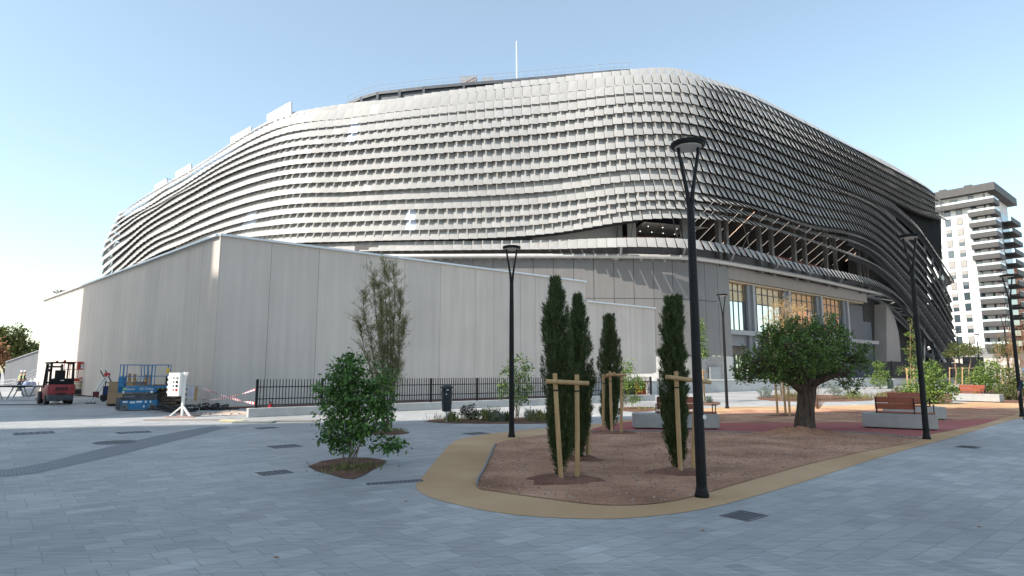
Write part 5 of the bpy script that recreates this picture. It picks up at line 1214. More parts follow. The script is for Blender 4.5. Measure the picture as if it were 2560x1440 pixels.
# ------------------------------------------------------------------ covers set in the paving
def cover(label, px, py, wx, wy, rz=ANG, rnd_=False, name='drain_cover', n=6):
    c = G(px, py); mb = MB()
    if rnd_: mb.lathe((c.x, c.y, .0), [(wx, 0), (wx, .008)], 28)
    else: mb.box((c.x, c.y, .003), (wx, wy, .010), rz)
    root = thing(name, label, 'drain cover', c); mb.build('plate', M['grate'], root)
    g_ = MB(); ca, sa = math.cos(rz), math.sin(rz)
    if not rnd_:
        for i in range(n): u = (i+.5)/n-.5; g_.box((c.x+ca*u*wx, c.y+sa*u*wx, .0095), (wx/n*.35, wy*.82, .006), rz)
    else:
        for i in range(5): u = (i-2)*.35*wx; g_.box((c.x+u, c.y, .0095), (.05, 1.3*wx*math.cos(u/wx*1.2), .006))
    g_.build('ribs', M['grate_rib'], root)
for args in ((('square grey cover in the shaded paving at the far left'), 85, 1083, .9, .8), ('faint square cover right of the far left one', 334, 1081, .8, .6), ('square cover at the middle of the left paving, beyond the leafy shrub', 712, 1116, .62, .55), ('square cover just left of the leafy shrub pit', 686, 1182, .50, .40), ('small cover near the end of the timber sheets', 666, 1070, .6, .5), ('small cover between bin and ochre path', 1190, 1084, .6, .5), ('square slotted cover on the right paving below the front lamp post', 1860, 1290, .45, .36), ('square cover on the right paving below the rightmost lamp posts', 2420, 1118, .45, .4)):
    cover(*args)
cover('long slotted drain cover beside the tip of the ochre path', 988, 1206, .85, .18, ANG*.55, False, 'drain_cover', 14)
cover('round manhole cover beside the dark tactile band', 288, 1106, .46, .46, 0, True, 'manhole_cover')
# ------------------------------------------------------------------ blue scissor lift
def rails(mb, xs, z0, z1, zm, y, r=.018):
    for x in xs: mb.tube([(x, y, z0), (x, y, z1)], r, 6)
    for z in (z1, zm): mb.tube([(xs[0], y, z), (xs[-1], y, z)], r, 6)
def blue_lift():
    g = G(282, 1028); e = G(402, 1026); rz = math.atan2(e.y-g.y, e.x-g.x)+.05; root = thing('scissor_lift', 'small dusty blue scissor lift with raised guard rails by the annexe', 'scissor lift', g, rz); B = lambda mb, n, m, s=False, p=None: mb.build(n, m, p or root, s, True)
    B(MB().bbox((.94, .40, .25), (1.38, .70, .40), 0, .02), 'chassis', M['blue'])
    for x in (.40, 1.46):
        for y in (.06, .74):
            w_ = B(MB().lathe((x, y-.05, .145), [(.09, 0), (.145, .005), (.145, .095), (.09, .1)], 20, axis='y'), 'wheel', M['rubber_grey'], True)
            MB().lathe((x, y-.056, .145), [(.08, 0), (.06, .006)], 14, axis='y').build('hub', M['grey_cast'], w_, True, True)
    B(MB().bbox((.17, .40, .30), (.24, .66, .52), 0, .07), 'entry_step', M['grey_cast'], True)
    sc = MB()
    for y in (.12, .62):
        for i in range(4):
            z0 = .48+.055*i; sc.beam((.30, y+.03*(i % 2), z0), (1.62, y+.03*(i % 2), z0+.05), .04, .045)
            sc.beam((.30, y-.04, z0+.05), (1.62, y-.04, z0), .04, .045)
    B(sc, 'scissor_arms', M['grey_cast'])
    B(MB().box((.56, .085, .62), (.42, .02, .07)), 'white_decal', M['white_paint'])
    dk = B(MB().bbox((.86, .40, .905), (1.46, .76, .27), 0, .015), 'platform', M['blue'])
    B(MB().bbox((.19, .40, 1.12), (.18, .76, .66), 0, .02), 'gate_panel', M['blue'])
    B(MB().bbox((1.81, .40, 1.0), (.46, .70, .10), 0, .01), 'deck_extension', M['blue'])
    hz_ = MB()
    for i in range(5): hz_.box((1.64+.085*i, .035, .93), (.045, .02, .05), 0, i % 2)
    hz_.build('hazard_strip', [M['yellow'], M['rubber']], root, local=True)
    rl_ = MB()
    for y in (.04, .76): rails(rl_, [.14, .26, 1.22, 1.36, 1.98], 1.04, 1.97, 1.48, y)
    for y in (.04, .76):
        for x0 in (.78, .90): rl_.tube([(x0, y+.03, 1.04), (x0, y+.03, 1.25), (x0+.04, y+.03, 1.38), (x0+.18, y+.03, 1.47), (x0+.12, y+.03, 1.97)], .018, 6)
    rl_.tube([(.14, .04, 1.97), (.14, .76, 1.97)], .018, 6).tube([(1.98, .04, 1.97), (1.98, .76, 1.97)], .018, 6).tube([(1.98, .04, 1.48), (1.98, .76, 1.48)], .018, 6)
    B(rl_, 'guard_rail', M['blue'])
    B(MB().bbox((1.97, .0, 1.72), (.10, .10, .24), 0, .02), 'control_box', M['yellow']); B(MB().bbox((1.96, .02, 1.30), (.11, .10, .36), 0, .03), 'hanging_bag', M['rubber'])
    text('Genie', .15, M['white_paint'], dk, (.58, .012, .93), (PI/2, 0, 0)); text('GS-1330m', .13, M['white_paint'], dk, (1.20, .012, .93), (PI/2, 0, 0))
    tg = MB().lathe((.36, .012, .94), [(.05, 0), (.05, .006)], 14, axis='y'); tg.build('green_emblem', mat('emblem_green', (.30, .55, .05), .5), dk, local=True)
    lb = MB()
    for x, w_, z in ((.42, .18, .38), (.70, .2, .36), (.95, .22, .38), (1.20, .07, .38), (1.38, .06, .38), (1.14, .06, .18), (.33, .07, .80), (1.40, .1, .80)): lb.box((x, .048 if z < .6 else .014, z), (w_, .008, .07 if w_ > .1 else .09))
    lb.build('stickers', M['white_paint'], root, local=True)
    return root
blue_lift()
def red_lift():
    rz = .45; g = G(226, 990)-Vector((1.9*math.cos(rz), 1.9*math.sin(rz), 0)); root = thing('scissor_lift', 'orange red scissor lift standing behind the forklift', 'scissor lift', g, rz); B = lambda mb, n, m, s=False: mb.build(n, m, root, s, True)
    B(MB().bbox((1.05, .5, .30), (1.6, .9, .34), 0, .03), 'chassis', M['rubber'])
    for x in (.5, 1.55): B(MB().lathe((x, -.02, .2), [(.12, 0), (.2, .01), (.2, .13), (.12, .14)], 18, axis='y'), 'wheel', M['rubber'], True)
    sc = MB(); ye = mat('ochre_scissor', (.32, .26, .12), .6)
    for i in range(5): sc.beam((.35, .1, .50+.10*i), (1.80, .1, .56+.10*i), .05, .05).beam((.35, .2, .56+.10*i), (1.80, .2, .50+.10*i), .05, .05)
    B(sc, 'scissor_arms', ye)
    B(MB().bbox((1.0, .5, 1.12), (1.86, .9, .22), 0, .02), 'platform', M['red2'])
    hz_ = MB()
    for i in range(7): hz_.box((1.2+.1*i, .035, 1.28), (.055, .02, .07), 0, i % 2)
    hz_.build('hazard_strip', [M['orange'], M['rubber']], root, local=True)
    B(MB().box((1.42, .04, 1.11), (.5, .02, .08)), 'white_decal', M['white_paint'])
    rl_ = MB()
    for y in (.06, .94): rails(rl_, [.06, .55, 1.05, 1.5, 1.90], 1.2, 2.36, 1.85, y, .022)
    rl_.tube([(.06, .06, 2.36), (.06, .94, 2.36)], .022, 6).tube([(1.9, .06, 2.36), (1.9, .94, 2.36)], .022, 6)
    B(rl_, 'guard_rail', M['red2'])
    sg = B(MB().bbox((1.42, .03, 2.08), (.92, .03, .5), 0, .01), 'sign_board', M['red2'])
    MB().bbox((1.44, .008, 2.06), (.52, .012, .30), 0, .004).build('sign_plate', M['white_paint'], sg, local=True)
    MB().box((1.47, -.004, 2.09), (.34, .01, .055)).add([(1.10, -.006, 2.09), (1.19, -.006, 2.14), (1.19, -.006, 2.04)], [(0, 1, 2)]).build('sign_mark', M['black'], sg, local=True)
red_lift()
# ------------------------------------------------------------------ forklift
def forklift():
    a, b = G(118, 1013), G(182, 1010); c = (a+b)/2; root = thing('forklift', 'faded red forklift with black cab seen from behind', 'forklift', c, math.radians(46)); B = lambda mb, n, m, s=False: mb.build(n, m, root, s, True)
    cw_ = MB().bbox((0, .42, .76), (1.22, .86, .54), 0, .12); B(cw_, 'counterweight', M['red'], True)
    B(MB().bbox((0, .46, .36), (1.12, .84, .34), 0, .06), 'lower_casting', M['grey_cast'], True)
    B(MB().bbox((0, 1.45, .55), (1.10, 1.3, .62), 0, .06), 'body', M['red'], True)
    vt = MB()
    for i in range(7): vt.box((-.24+.08*i, -.012, .80), (.05, .03, .17))
    B(vt, 'rear_grille', M['rubber']); B(MB().box((0, -.012, .56), (.40, .02, .06)), 'rear_slot', M['rubber'])
    B(MB().bbox((0, -.02, .33), (.26, .12, .18), 0, .02), 'tow_hitch', M['steel_dark'])
    for x, y, r in ((-.50, .55, .25), (.50, .55, .25), (-.56, 1.85, .33), (.56, 1.85, .33)):
        w_ = B(MB().lathe((x-.11, y, r), [(r*.6, 0), (r*.95, .01), (r, .04), (r, .18), (r*.95, .21), (r*.6, .22)], 22, axis='x'), 'wheel', M['rubber'], True); MB().lathe((x+(.112 if x > 0 else -.118), y, r), [(r*.5, 0), (r*.35, .006)], 14, axis='x').build('rim', M['grey_cast'], w_, True, True)
    cb = MB()
    for x in (-.50, .50): cb.beam((x, .20, .98), (x*.94, .32, 2.12), .09, .10).beam((x, 1.75, .85), (x*.94, 1.45, 2.12), .07, .08).beam((x*.94, .30, 2.09), (x*.94, 1.6, 2.12), .08, .08)
    cb.beam((-.5, .22, 1.05), (.5, .22, 1.05), .1, .12)
    B(cb, 'cab_frame', M['black'])
    B(MB().bbox((0, .92, 2.15), (1.08, 1.45, .07), 0, .02), 'cab_roof', M['black'])
    B(MB().box((0, .24, 1.20), (.92, .05, .26)), 'rear_panel', M['black'])
    B(MB().bbox((0, .95, 1.15), (.5, .5, .14), 0, .05).bbox((0, .72, 1.45), (.46, .14, .62), 0, .05), 'seat', M['rubber'], True)
    B(MB().tube([(0, 1.55, .9), (0, 1.35, 1.30)], .03, 8).lathe((0, 1.33, 1.31), [(.17, 0), (.18, .015), (.17, .03)], 18), 'steering_wheel', M['black'])
    ms = MB()
    for x in (-.32, .32): ms.box((x, 2.22, 1.08), (.10, .16, 2.0))
    for z in (.3, 1.1, 1.95): ms.box((0, 2.20, z), (.62, .08, .1))
    B(ms, 'mast', M['steel_dark'])
    for x in (-.28, .28): B(MB().box((x, 2.85, .07), (.12, 1.1, .045)), 'fork', M['steel_dark'])
    B(MB().tube([(-.62, 1.9, .75), (-.68, 2.05, 1.05), (-.62, 2.2, 1.15)], .02, 6), 'grab_rail', M['steel_mid'])
    B(MB().lathe((.12, .55, 2.19), [(.06, 0), (.06, .07), (.03, .10)], 12), 'beacon', M['fire_red'], True); B(MB().lathe((-.22, .5, 2.19), [(.05, 0), (.05, .06)], 12), 'work_lamp', M['grey_cast'])
    B(MB().box((-.56, .25, 1.75), (.06, .05, .14)), 'mirror', M['black']); B(MB().box((.02, .21, 1.23), (.16, .02, .05)), 'rear_plate', M['white_paint'])
forklift()
# ------------------------------------------------------------------ white site switchboard on a stand
def board():
    g = G(455, 1043); root = thing('switchboard', 'white site switchboard with rows of round sockets on a splayed stand', 'switchboard', g, -.12); B = lambda mb, n, m, s=False: mb.build(n, m, root, s, True)
    bx = B(MB().bbox((-.27, -.10, 1.20), (.46, .24, .86), 0, .02), 'cabinet', M['white_paint'])
    for i in range(4):
        z = 1.44-.145*i; m_ = M['black'] if i < 3 else M['fire_red']
        MB().lathe((-.28, -.235, z), [(.025, 0), (.025, .02)], 14, axis='y').build('push_button', m_, bx, local=True)
        sk_ = MB().lathe((-.15, -.232, z), [(.045, 0), (.045, .014)], 18, axis='y').build('socket_ring', m_, bx, local=True)
    MB().lathe((-.15, -.238, 1.44), [(.028, 0), (.028, .004)], 14, axis='y').build('socket_face', M['lens'], bx, local=True)
    for i in range(4): B(MB().bbox((-.54, -.1, 1.46-.18*i), (.09, .12, .10), 0, .02), 'side_socket', M['white_sack'])
    st = MB().beam((0, 0, .02), (0, 0, 1.66), .09, .07).beam((-.06, .02, 1.30), (.10, .02, 1.64), .10, .03)
    for x, y in ((-.42, -.12), (.40, -.12), (-.05, .40)): st.beam((0, 0, .42), (x, y, .04), .06, .05)
    B(st, 'stand', M['white_paint']); ft = MB().beam((-.60, -.16, .03), (.58, -.16, .03), .05, .05).beam((-.5, .42, .03), (.45, .42, .03), .05, .05).beam((0, -.16, .035), (0, .42, .035), .05, .04); B(ft, 'base_bars', mat('dusty_base_bar', (.32, .22, .19), .8))
board()
# ------------------------------------------------------------------ piles, boxes and tools by the annexe
wa = math.atan2(ld.y, ld.x)+PI
g = G(298, 1016); g += Vector((-.1, .7, 0))
for i, (z, h_, lab) in enumerate(((.12, .62, 'brown cardboard crate left of the blue lift, lower of the two'), (.75, .42, 'brown cardboard crate left of the blue lift, upper of the two'))):
    o = thing('cardboard_crate', lab, 'crate', (g.x, g.y, z), -.12); MB().bbox((0, 0, h_/2), (1.35-.05*i, .95, h_), 0, .015).build('carton', M['card'], o, local=True); MB().box((0, -.482, h_*.5), (1.36, .012, .04)).box((0, 0, h_+.004), (1.4, 1.0, .015)).build('lid_edge', M['card'], o, local=True)
o = thing('pallet', 'dark timber pallet under the cardboard crates', 'pallet', (g.x, g.y, 0), -.12); MB().box((0, 0, .10), (1.4, 1.0, .03)).box((-.6, 0, .045), (.1, 1, .09)).box((0, 0, .045), (.1, 1, .09)).box((.6, 0, .045), (.1, 1, .09)).build('boards', mat('old_pallet_wood', (.13, .09, .06), .9), o, local=True)
for i, (px, lab) in enumerate(((318, 'timber post end standing behind the blue lift, leftmost of four'), (331, 'timber post end standing behind the blue lift, second from left'), (360, 'timber post end standing behind the blue lift, third from left'), (371, 'short timber post end standing behind the blue lift, rightmost of four'))):
    p = G(px, 1013); o = MB().bbox((p.x, p.y, .78), (.11, .11, 1.62-.05*i), .1, .008).build('timber_post', M['wood'], None); tag(o, lab, 'timber', 'timber post ends behind the blue lift'); base_at(o, (p.x, p.y, 0))
g = G(402, 1024); rr = random.Random(8)
for r_i in range(9):
    for c_i in range(3):
        ob = MB(); x, y = g.x-.42+.46*c_i+(.2 if r_i % 2 else 0)-.1, g.y+.35+.05*rr.uniform(-1, 1); ob.bbox((x, y, .055+.118*r_i), (.45, .62, .11), rr.uniform(-.05, .05), .045)
        o = ob.build('paper_sack', M['sack'], None, True); tag(o, 'dusty brown paper sack in the tall stack right of the blue lift', 'sack', 'paper sacks stacked right of the blue lift'); base_at(o, (x, y, .118*r_i))
o = MB().box((g.x-.02, g.y+.35, 1.085), (1.5, .7, .03), .03).build('timber_sheet', mat('brown_sheet', (.20, .11, .08), .8), None); tag(o, 'thin brown timber sheet covering the stack of sacks', 'sheet'); base_at(o, (g.x, g.y+.35, 1.07))
p = G(438, 1024); o = MB().lathe((p.x, p.y+.3, 0), [(.16, 0), (.19, .35), (.195, .36)], 16).build('bucket', M['rubber'], None, True); tag(o, 'black bucket between the sacks and the switchboard', 'bucket'); base_at(o, (p.x, p.y+.3, 0))
# inclined hoist rail, sack truck, blue crate
def incl():
    a = G(226, 1009); b = P(268, 937, a.y+1.0); root = thing('inclined_hoist', 'aluminium hoist rail leaning on the annexe wall with a red head', 'hoist', a); d = Vector((.10, -.03, 0)); mb = MB()
    for s in (-1, 1): mb.tube([a+d*s, b+d*s], .03, 8)
    for i in range(14): q = a.lerp(b, (i+.5)/14); mb.tube([q-d, q+d], .014, 6)
    mb.build('rails', M['alu'], root); h = MB().bbox(b, (.26, .2, .22), .4, .03); h.build('hoist_head', M['fire_red'], root); MB().box(a+Vector((0, 0, .03)), (.4, .3, .06)).build('foot', M['steel_dark'], root); MB().bbox(a.lerp(b, .3)+Vector((.05, -.05, .02)), (.25, .2, .3), .3, .02).build('winch', mat('dark_red_winch', (.14, .02, .025), .6), root)
    g2 = G(252, 1005)+Vector((0, .9, 0)); r2 = thing('site_trolley', 'navy site trolley with black handles behind the hoist rail', 'trolley', g2); B = lambda mb, n, m, s=False: mb.build(n, m, r2, s, True)
    B(MB().bbox((.15, 0, .62), (1.0, .6, .5), .1, .03), 'tub', M['navy']); hd = MB()
    for y in (-.22, .22): hd.tube([(-.30, y, .6), (-.25, y, 1.15), (-.62, y, 1.75)], .028, 6)
    hd.tube([(-.28, -.22, 1.05), (-.28, .22, 1.05)], .025, 6); B(hd, 'handle', M['black'])
    for x in (-.25, .35):
        for y in (-.3, .3): B(MB().lathe((x, y-.04, .19), [(.1, 0), (.19, .01), (.19, .08), (.1, .09)], 16, axis='y'), 'wheel', M['rubber'], True)
    B(MB().box((.05, 0, .33), (1.1, .5, .08)), 'frame', M['steel_dark'])
incl()
# site barrier with notice
def barrier(label, a, b, h, m, bars, z0=.12):
    a, b = Vector(a), Vector(b); root = thing('crowd_barrier', label, 'barrier', a); mb = MB(); u = Vector((0, 0, 1))
    mb.tube([a+u*z0, a+u*h, b+u*h, b+u*z0, a+u*z0], .022, 8)
    for i in range(1, bars): q = a.lerp(b, i/bars); mb.tube([q+u*z0, q+u*h], .009, 5)
    mb.build('frame', m, root); d = (b-a).normalized(); n_ = Vector((-d.y, d.x, 0))
    for q in (a.lerp(b, .12), a.lerp(b, .88)): MB().tube([q-n_*.28+u*.03, q+u*z0, q+n_*.28+u*.03], .018, 6).build('foot', m, root)
    return root
ba, bb = G(453, 1021)+Vector((0, 2.2, 0)), G(506, 1019)+Vector((0, 2.4, 0)); ba = Vector((P(454, 1000, 27.2).x, 27.2, 0)); bb = Vector((P(505, 1000, 27.6).x, 27.6, 0))
o = barrier('galvanised site barrier with a pasted notice, by the annexe corner', ba, bb, 1.08, M['alu'], 14)
q = ba.lerp(bb, .46)+Vector((0, -.04, 0)); MB().box((q.x, q.y, .76), (.24, .012, .48)).build('notice', M['paper'], o)
ln_ = MB()
for i in range(9): ln_.box((q.x+random.Random(i).uniform(-.015, .015), q.y-.009, .95-.043*i), (.16, .004, .012))
ln_.build('notice_lines', mat('notice_ink', (.25, .22, .38), .8), o); MB().box((q.x+.2, q.y+.01, .74), (.13, .02, .62)).build('timber_strip', M['wood'], o)
# barrier tapes
def tape(label, a, b, sag, twist, w_=.075):
    a, b = Vector(a), Vector(b); root = thing('barrier_tape', label, 'barrier tape', (a.x, a.y, 0), 0, 'crossed barrier tapes'); n = 46; parts = [MB(), MB()]; prev = None
    for i in range(n+1):
        u = i/n; p = a.lerp(b, u)-Vector((0, 0, sag*4*u*(1-u))); an = .35+twist*u; v = Vector((.12*math.sin(an), .5*math.sin(an), math.cos(an))).normalized()*w_/2
        cur = (p-v, p+v)
        if prev: parts[i % 2].add([prev[0], cur[0], cur[1], prev[1]], [(0, 1, 2, 3)])
        prev = cur
    parts[0].build('white_stripes', M['tape_white'], root); parts[1].build('red_stripes', M['tape_red'], root)
f0 = fp(0, 0); tape('striped barrier tape tied high on the fence post, dropping to the site barrier', f0+Vector((-.05, 0, 1.02)), bb+Vector((0, 0, .45)), .10, 5)
tape('striped barrier tape tied low on the fence post, rising to the site barrier', f0+Vector((-.05, 0, .50)), bb+Vector((0, 0, .98)), .08, 7, .09)
# cables
def cables(label, px, py, wx, wy, n, seed, hmax):
    g = G(px, py); root = thing('cable_heap', label, 'cables', g); r = random.Random(seed); mb = MB()
    for i in range(n):
        pts = []; cx, cy = r.uniform(-wx, wx)*.5, r.uniform(-wy, wy)*.5; rx = r.uniform(.3, .95); ry = r.uniform(.2, .5); z = r.uniform(.03, hmax); ph = r.uniform(0, 6.28); tl = r.uniform(-.25, .25)
        for k in range(25): a = ph+2*PI*k/22; pts.append((g.x+cx+rx*math.cos(a), g.y+cy+ry*math.sin(a), max(.025, z*(.6+.4*math.sin(2*a))+tl*math.cos(a)*.4)))
        mb.tube(pts, r.choice((.018, .024, .03)), 6)
    mb.build('cable', M['cable'], root, True)
cables('tangle of thick black cables beside the site barrier', 512, 1024, 1.6, .8, 22, 4, .22)
cables('black cable coil behind the switchboard foot', 437, 1030, .6, .5, 6, 6, .3)
# fire extinguisher
g = G(677, 1038); g += Vector((0, -.1, 0)); root = thing('fire_extinguisher', 'red fire extinguisher standing against the fence kerb', 'fire extinguisher', g)
MB().lathe((0, 0, 0), [(.065, 0), (.07, .02), (.07, .36), (.055, .42), (.025, .45)], 20).build('cylinder', M['fire_red'], root, True, True)
MB().tube([(0, 0, .45), (0, 0, .50)], .02, 8).beam((-.03, 0, .50), (.09, 0, .54), .025, .015).beam((-.02, 0, .49), (.09, 0, .475), .02, .012).build('valve', M['black'], root, local=True)
MB().tube([(.03, -.02, .47), (.10, -.03, .42), (.095, -.03, .25), (.085, -.02, .08)], .011, 6).build('hose', M['rubber'], root, local=True); MB().box((0, -.071, .22), (.07, .004, .12)).build('instruction_label', M['paper'], root, local=True)
# timber and sheet litter on the sunlit strip
def lying(name, label, cat, px, py, w_, d_, h_, rz, m, group=None):
    p = G(px, py); o = MB().bbox((p.x, p.y, h_/2+.004), (w_, d_, h_), rz, min(.01, h_*.3)).build(name, m, None); tag(o, label, cat, group); base_at(o, (p.x, p.y, 0))
lying('timber_board', 'long weathered board lying at the shade edge, nearest the leafy shrub', 'board', 735, 1054, 1.7, .35, .05, .10, mat('weathered_board', (.22, .21, .19), .8))
lying('timber_board', 'dark wet sheet lying left of the long weathered board', 'board', 635, 1057, 1.3, .4, .05, .06, mat('damp_sheet', (.20, .22, .21), .6))
lying('timber_board', 'pale yellow offcut board lying at the end of the tactile band', 'board', 583, 1054, .9, .3, .05, -.3, mat('yellow_offcut', (.50, .42, .25), .8))
lying('steel_rod', 'long thin rod lying on the sunlit paving before the switchboard', 'rod', 455, 1051, 2.6, .03, .03, .05, mat('rusty_rod', (.26, .18, .14), .8))
lying('pipe_piece', 'short reddish pipe piece lying beside the kerb end', 'pipe', 633, 1035, .35, .06, .06, -.7, mat('red_pipe', (.35, .14, .11), .7))
lying('timber_board', 'pinkish plank lying behind the switchboard', 'board', 520, 1034, 2.4, .10, .04, .12, mat('pink_plank', (.42, .30, .26), .8))
def rubble(px, py, wx, wy, h, seed, m):
    g = G(px, py); r = random.Random(seed); mb = MB()
    for i in range(60):
        a, q = r.uniform(0, 6.28), r.random()**.7; s_ = r.uniform(.03, .10); x, y = g.x+wx*q*math.cos(a), g.y+wy*q*math.sin(a); mb.box((x, y, s_*.4), (s_*2.2, s_*1.5, s_*.8), r.uniform(0, 3), 0, .6)
    return mb.build('sand_and_rubble', m, None)
o = rubble(560, 1036, 1.0, .45, .1, 2, mat('pale_rubble', (.42, .35, .30), .95)); o['kind'] = 'stuff'
o = mound(575, 1036, 1.2, .4, .10, 'mulch', 'sand_heap', 31); o.data.materials[0] = mat('pale_sand', (.42, .34, .28), .95, 0, .15, 4)
# trestles, barrels and bags at the far left
def trestle(label, px, py, rz, top_m):
    g = G(px, py); root = thing('steel_trestle', label, 'trestle', g, rz, 'steel trestles at the far left'); mb = MB()
    for x in (-.7, .7): mb.beam((x, -.3, .75), (x, .3, .75), .06).beam((x, -.25, .75), (x-.3, -.3, .04), .05).beam((x, .25, .75), (x+.25, .3, .04), .05)
    mb.build('legs', M['steel_mid'], root, local=True); MB().bbox((0, 0, .82), (2.2, .7, .09), 0, .02).build('top', top_m, root, local=True)
trestle('dark topped trestle cut by the left edge of the picture', 18, 1001, .15, M['rubber']); trestle('pale topped trestle left of the forklift', 66, 999, -.1, M['steel_mid'])
for px, lab in ((67, 'pale blue plastic barrel left of the forklift, front one'), (78, 'pale blue plastic barrel half hidden behind the front one')):
    g = P(px, 975, 46+.4*(px-67)/10); g.z = 0; o = MB().lathe((g.x, g.y, 0), [(.24, 0), (.29, .1), (.3, .45), (.29, .8), (.22, .95), (.2, .97)], 18).build('plastic_barrel', M['bluebarrel'], None, True); tag(o, lab, 'barrel', 'pale blue plastic barrels'); base_at(o, g)
g = P(75, 985, 44); g.z = 0; o = MB().bbox((g.x, g.y, .3), (.9, .7, .6), .2, .2).build('bulk_bag', M['white_sack'], None, True); tag(o, 'white bulk bag beside the blue barrels', 'bag'); base_at(o, g)
lying('plastic_sheet', 'white plastic sheet heaped under the trestles', 'sheet', 66, 1001, 1.3, .6, .18, .1, M['white_sack'])
lying('steel_bar', 'dark bar lying on the paving left of the forklift', 'bar', 55, 1013, 2.4, .05, .04, .02, M['steel_dark'])
# stairs and their wall at the far left
def stairs():
    Y = 66; a = P(38, 963, Y); a.z = 0; root = thing('outdoor_stair', 'pale outdoor stair with steel handrails beyond the annexe end', 'stair', a); st = MB()
    for i in range(10): st.box((a.x+.15+.3*i, Y+2, .075+.15*i/1.0*.5+.0), (.3, 4, .15+.15*i))
    for i in range(10): st.v = st.v
    st.build('steps', mat('pale_stair_stone', (.62, .62, .63), .8), root); rl_ = MB()
    for y in (Y-.05, Y+2):
        for h in (.95, .6, .3): rl_.tube([(a.x-1.9, y, h-.25), (a.x+.1, y, h), (a.x+3.0, y, h+1.45)], .028, 5)
        for i in range(6): rl_.tube([(a.x+.1+.55*i, y, .25*i), (a.x+.1+.55*i, y, .95+.27*i)], .025, 5)
        rl_.tube([(a.x-1.9, y, 0), (a.x-1.9, y, .72)], .025, 5)
    rl_.build('handrail', M['steel_mid'], root)
    w0, w1 = P(12, 930, 74), P(110, 930, 74); zt0, zt1 = P(12, 906, 74).z, P(110, 871, 74).z; o = MB().prism([(0, 0), (1, 0), (1, 1), (0, 1)], 0, 1); mb = MB()
    vs_ = [(w0.x, 74, 0), (w1.x, 74, 0), (w1.x, 74, zt1), (w0.x, 74, zt0)]; mb.plate(vs_, .35); r2 = thing('ramp_wall', 'dark grey sloping wall behind the outdoor stair', 'wall', (w0.x, 74, 0)); mb.build('wall', M['grey_panel2'], r2); MB().beam((w0.x, 74.15, zt0+.05), (w1.x, 74.15, zt1+.05), .5, .1).build('wall_coping', M['steel_mid'], r2)
stairs()
# orange barrier with cloth at the fence end
a, b = Vector((P(1592, 980, 37).x, 37, 0)), Vector((P(1628, 980, 38).x, 38, 0)); o = barrier('orange site barrier hung with a pale cloth at the right end of the bar fence', a, b, 1.05, M['orange'], 10)
q = a.lerp(b, .82)+Vector((0, -.06, 0)); cl = MB()
for i in range(6): cl.plate([(q.x-.16+.05*i, q.y-.02*(i % 2), .32+.05*math.sin(i*2)), (q.x-.11+.05*i, q.y-.02*((i+1) % 2), .34), (q.x-.13+.04*i, q.y, 1.12), (q.x-.16+.04*i, q.y, 1.12)], .01)
oc = cl.build('hung_cloth', M['white_sack'], None); tag(oc, 'pale cloth hanging over the orange barrier by the fence end', 'cloth'); base_at(oc, (q.x, q.y, .3))
q = a.lerp(b, .1); oy = MB().bbox((q.x, q.y-.06, .72), (.42, .03, .48), .3, .01).build('warning_board', M['yellow'], None); tag(oy, 'yellow warning board behind the yellow green shrub tree', 'sign'); base_at(oy, (q.x, q.y, .48))
MB().lathe((LP.location.x, LP.location.y, 0), [(.01, 0), (.01, .001)], 3) if False else None
st_ = MB().lathe((.062, -.052, 1.05), [(.028, 0), (.028, .003)], 16, axis='y').build('sticker', M['white_paint'], LP, local=True)
# a fallen leaf or two on the paving
for i, (px, py) in enumerate(((1014, 1254), (1757, 1328), (2448, 1318), (690, 1395))):
    p = G(px, py); o = MB().add([(p.x-.03, p.y, .004), (p.x, p.y-.015, .012), (p.x+.035, p.y, .006), (p.x, p.y+.018, .014)], [(0, 1, 2, 3)]).build('fallen_leaf', M['leaf_rust'], None); tag(o, ['dry fallen leaf on the paving beside the ochre path tip', 'dry fallen leaf on the paving below the front lamp post', 'dry fallen leaf on the paving at the lower right', 'dry fallen leaf on the paving at the lower left of centre'][i], 'leaf', 'dry fallen leaves'); base_at(o, (p.x, p.y, 0))
# ------------------------------------------------------------------ people
def skin(name, verts, edges, m, parent, lvl=2):
    me = bpy.data.meshes.new('tmp'); me.from_pydata([v[:3] for v in verts], edges, []); ob = bpy.data.objects.new('tmp', me); COL.objects.link(ob)
    ob.modifiers.new('s', 'SKIN'); sub = ob.modifiers.new('d', 'SUBSURF'); sub.levels = lvl
    if not me.skin_vertices: me.attributes.new('skin', 'FLOAT', 'POINT')
    for i, v in enumerate(verts): me.skin_vertices[0].data[i].radius = (v[3], v[4] if len(v) > 4 else v[3])
    me.skin_vertices[0].data[0].use_root = True
    dg = bpy.context.evaluated_depsgraph_get(); m2 = bpy.data.meshes.new_from_object(ob.evaluated_get(dg)); bpy.data.objects.remove(ob); m2.name = name
    m2.materials.clear(); m2.materials.append(m); m2.polygons.foreach_set('use_smooth', [True]*len(m2.polygons))
    o = bpy.data.objects.new(name, m2); COL.objects.link(o); o.parent = parent; return o
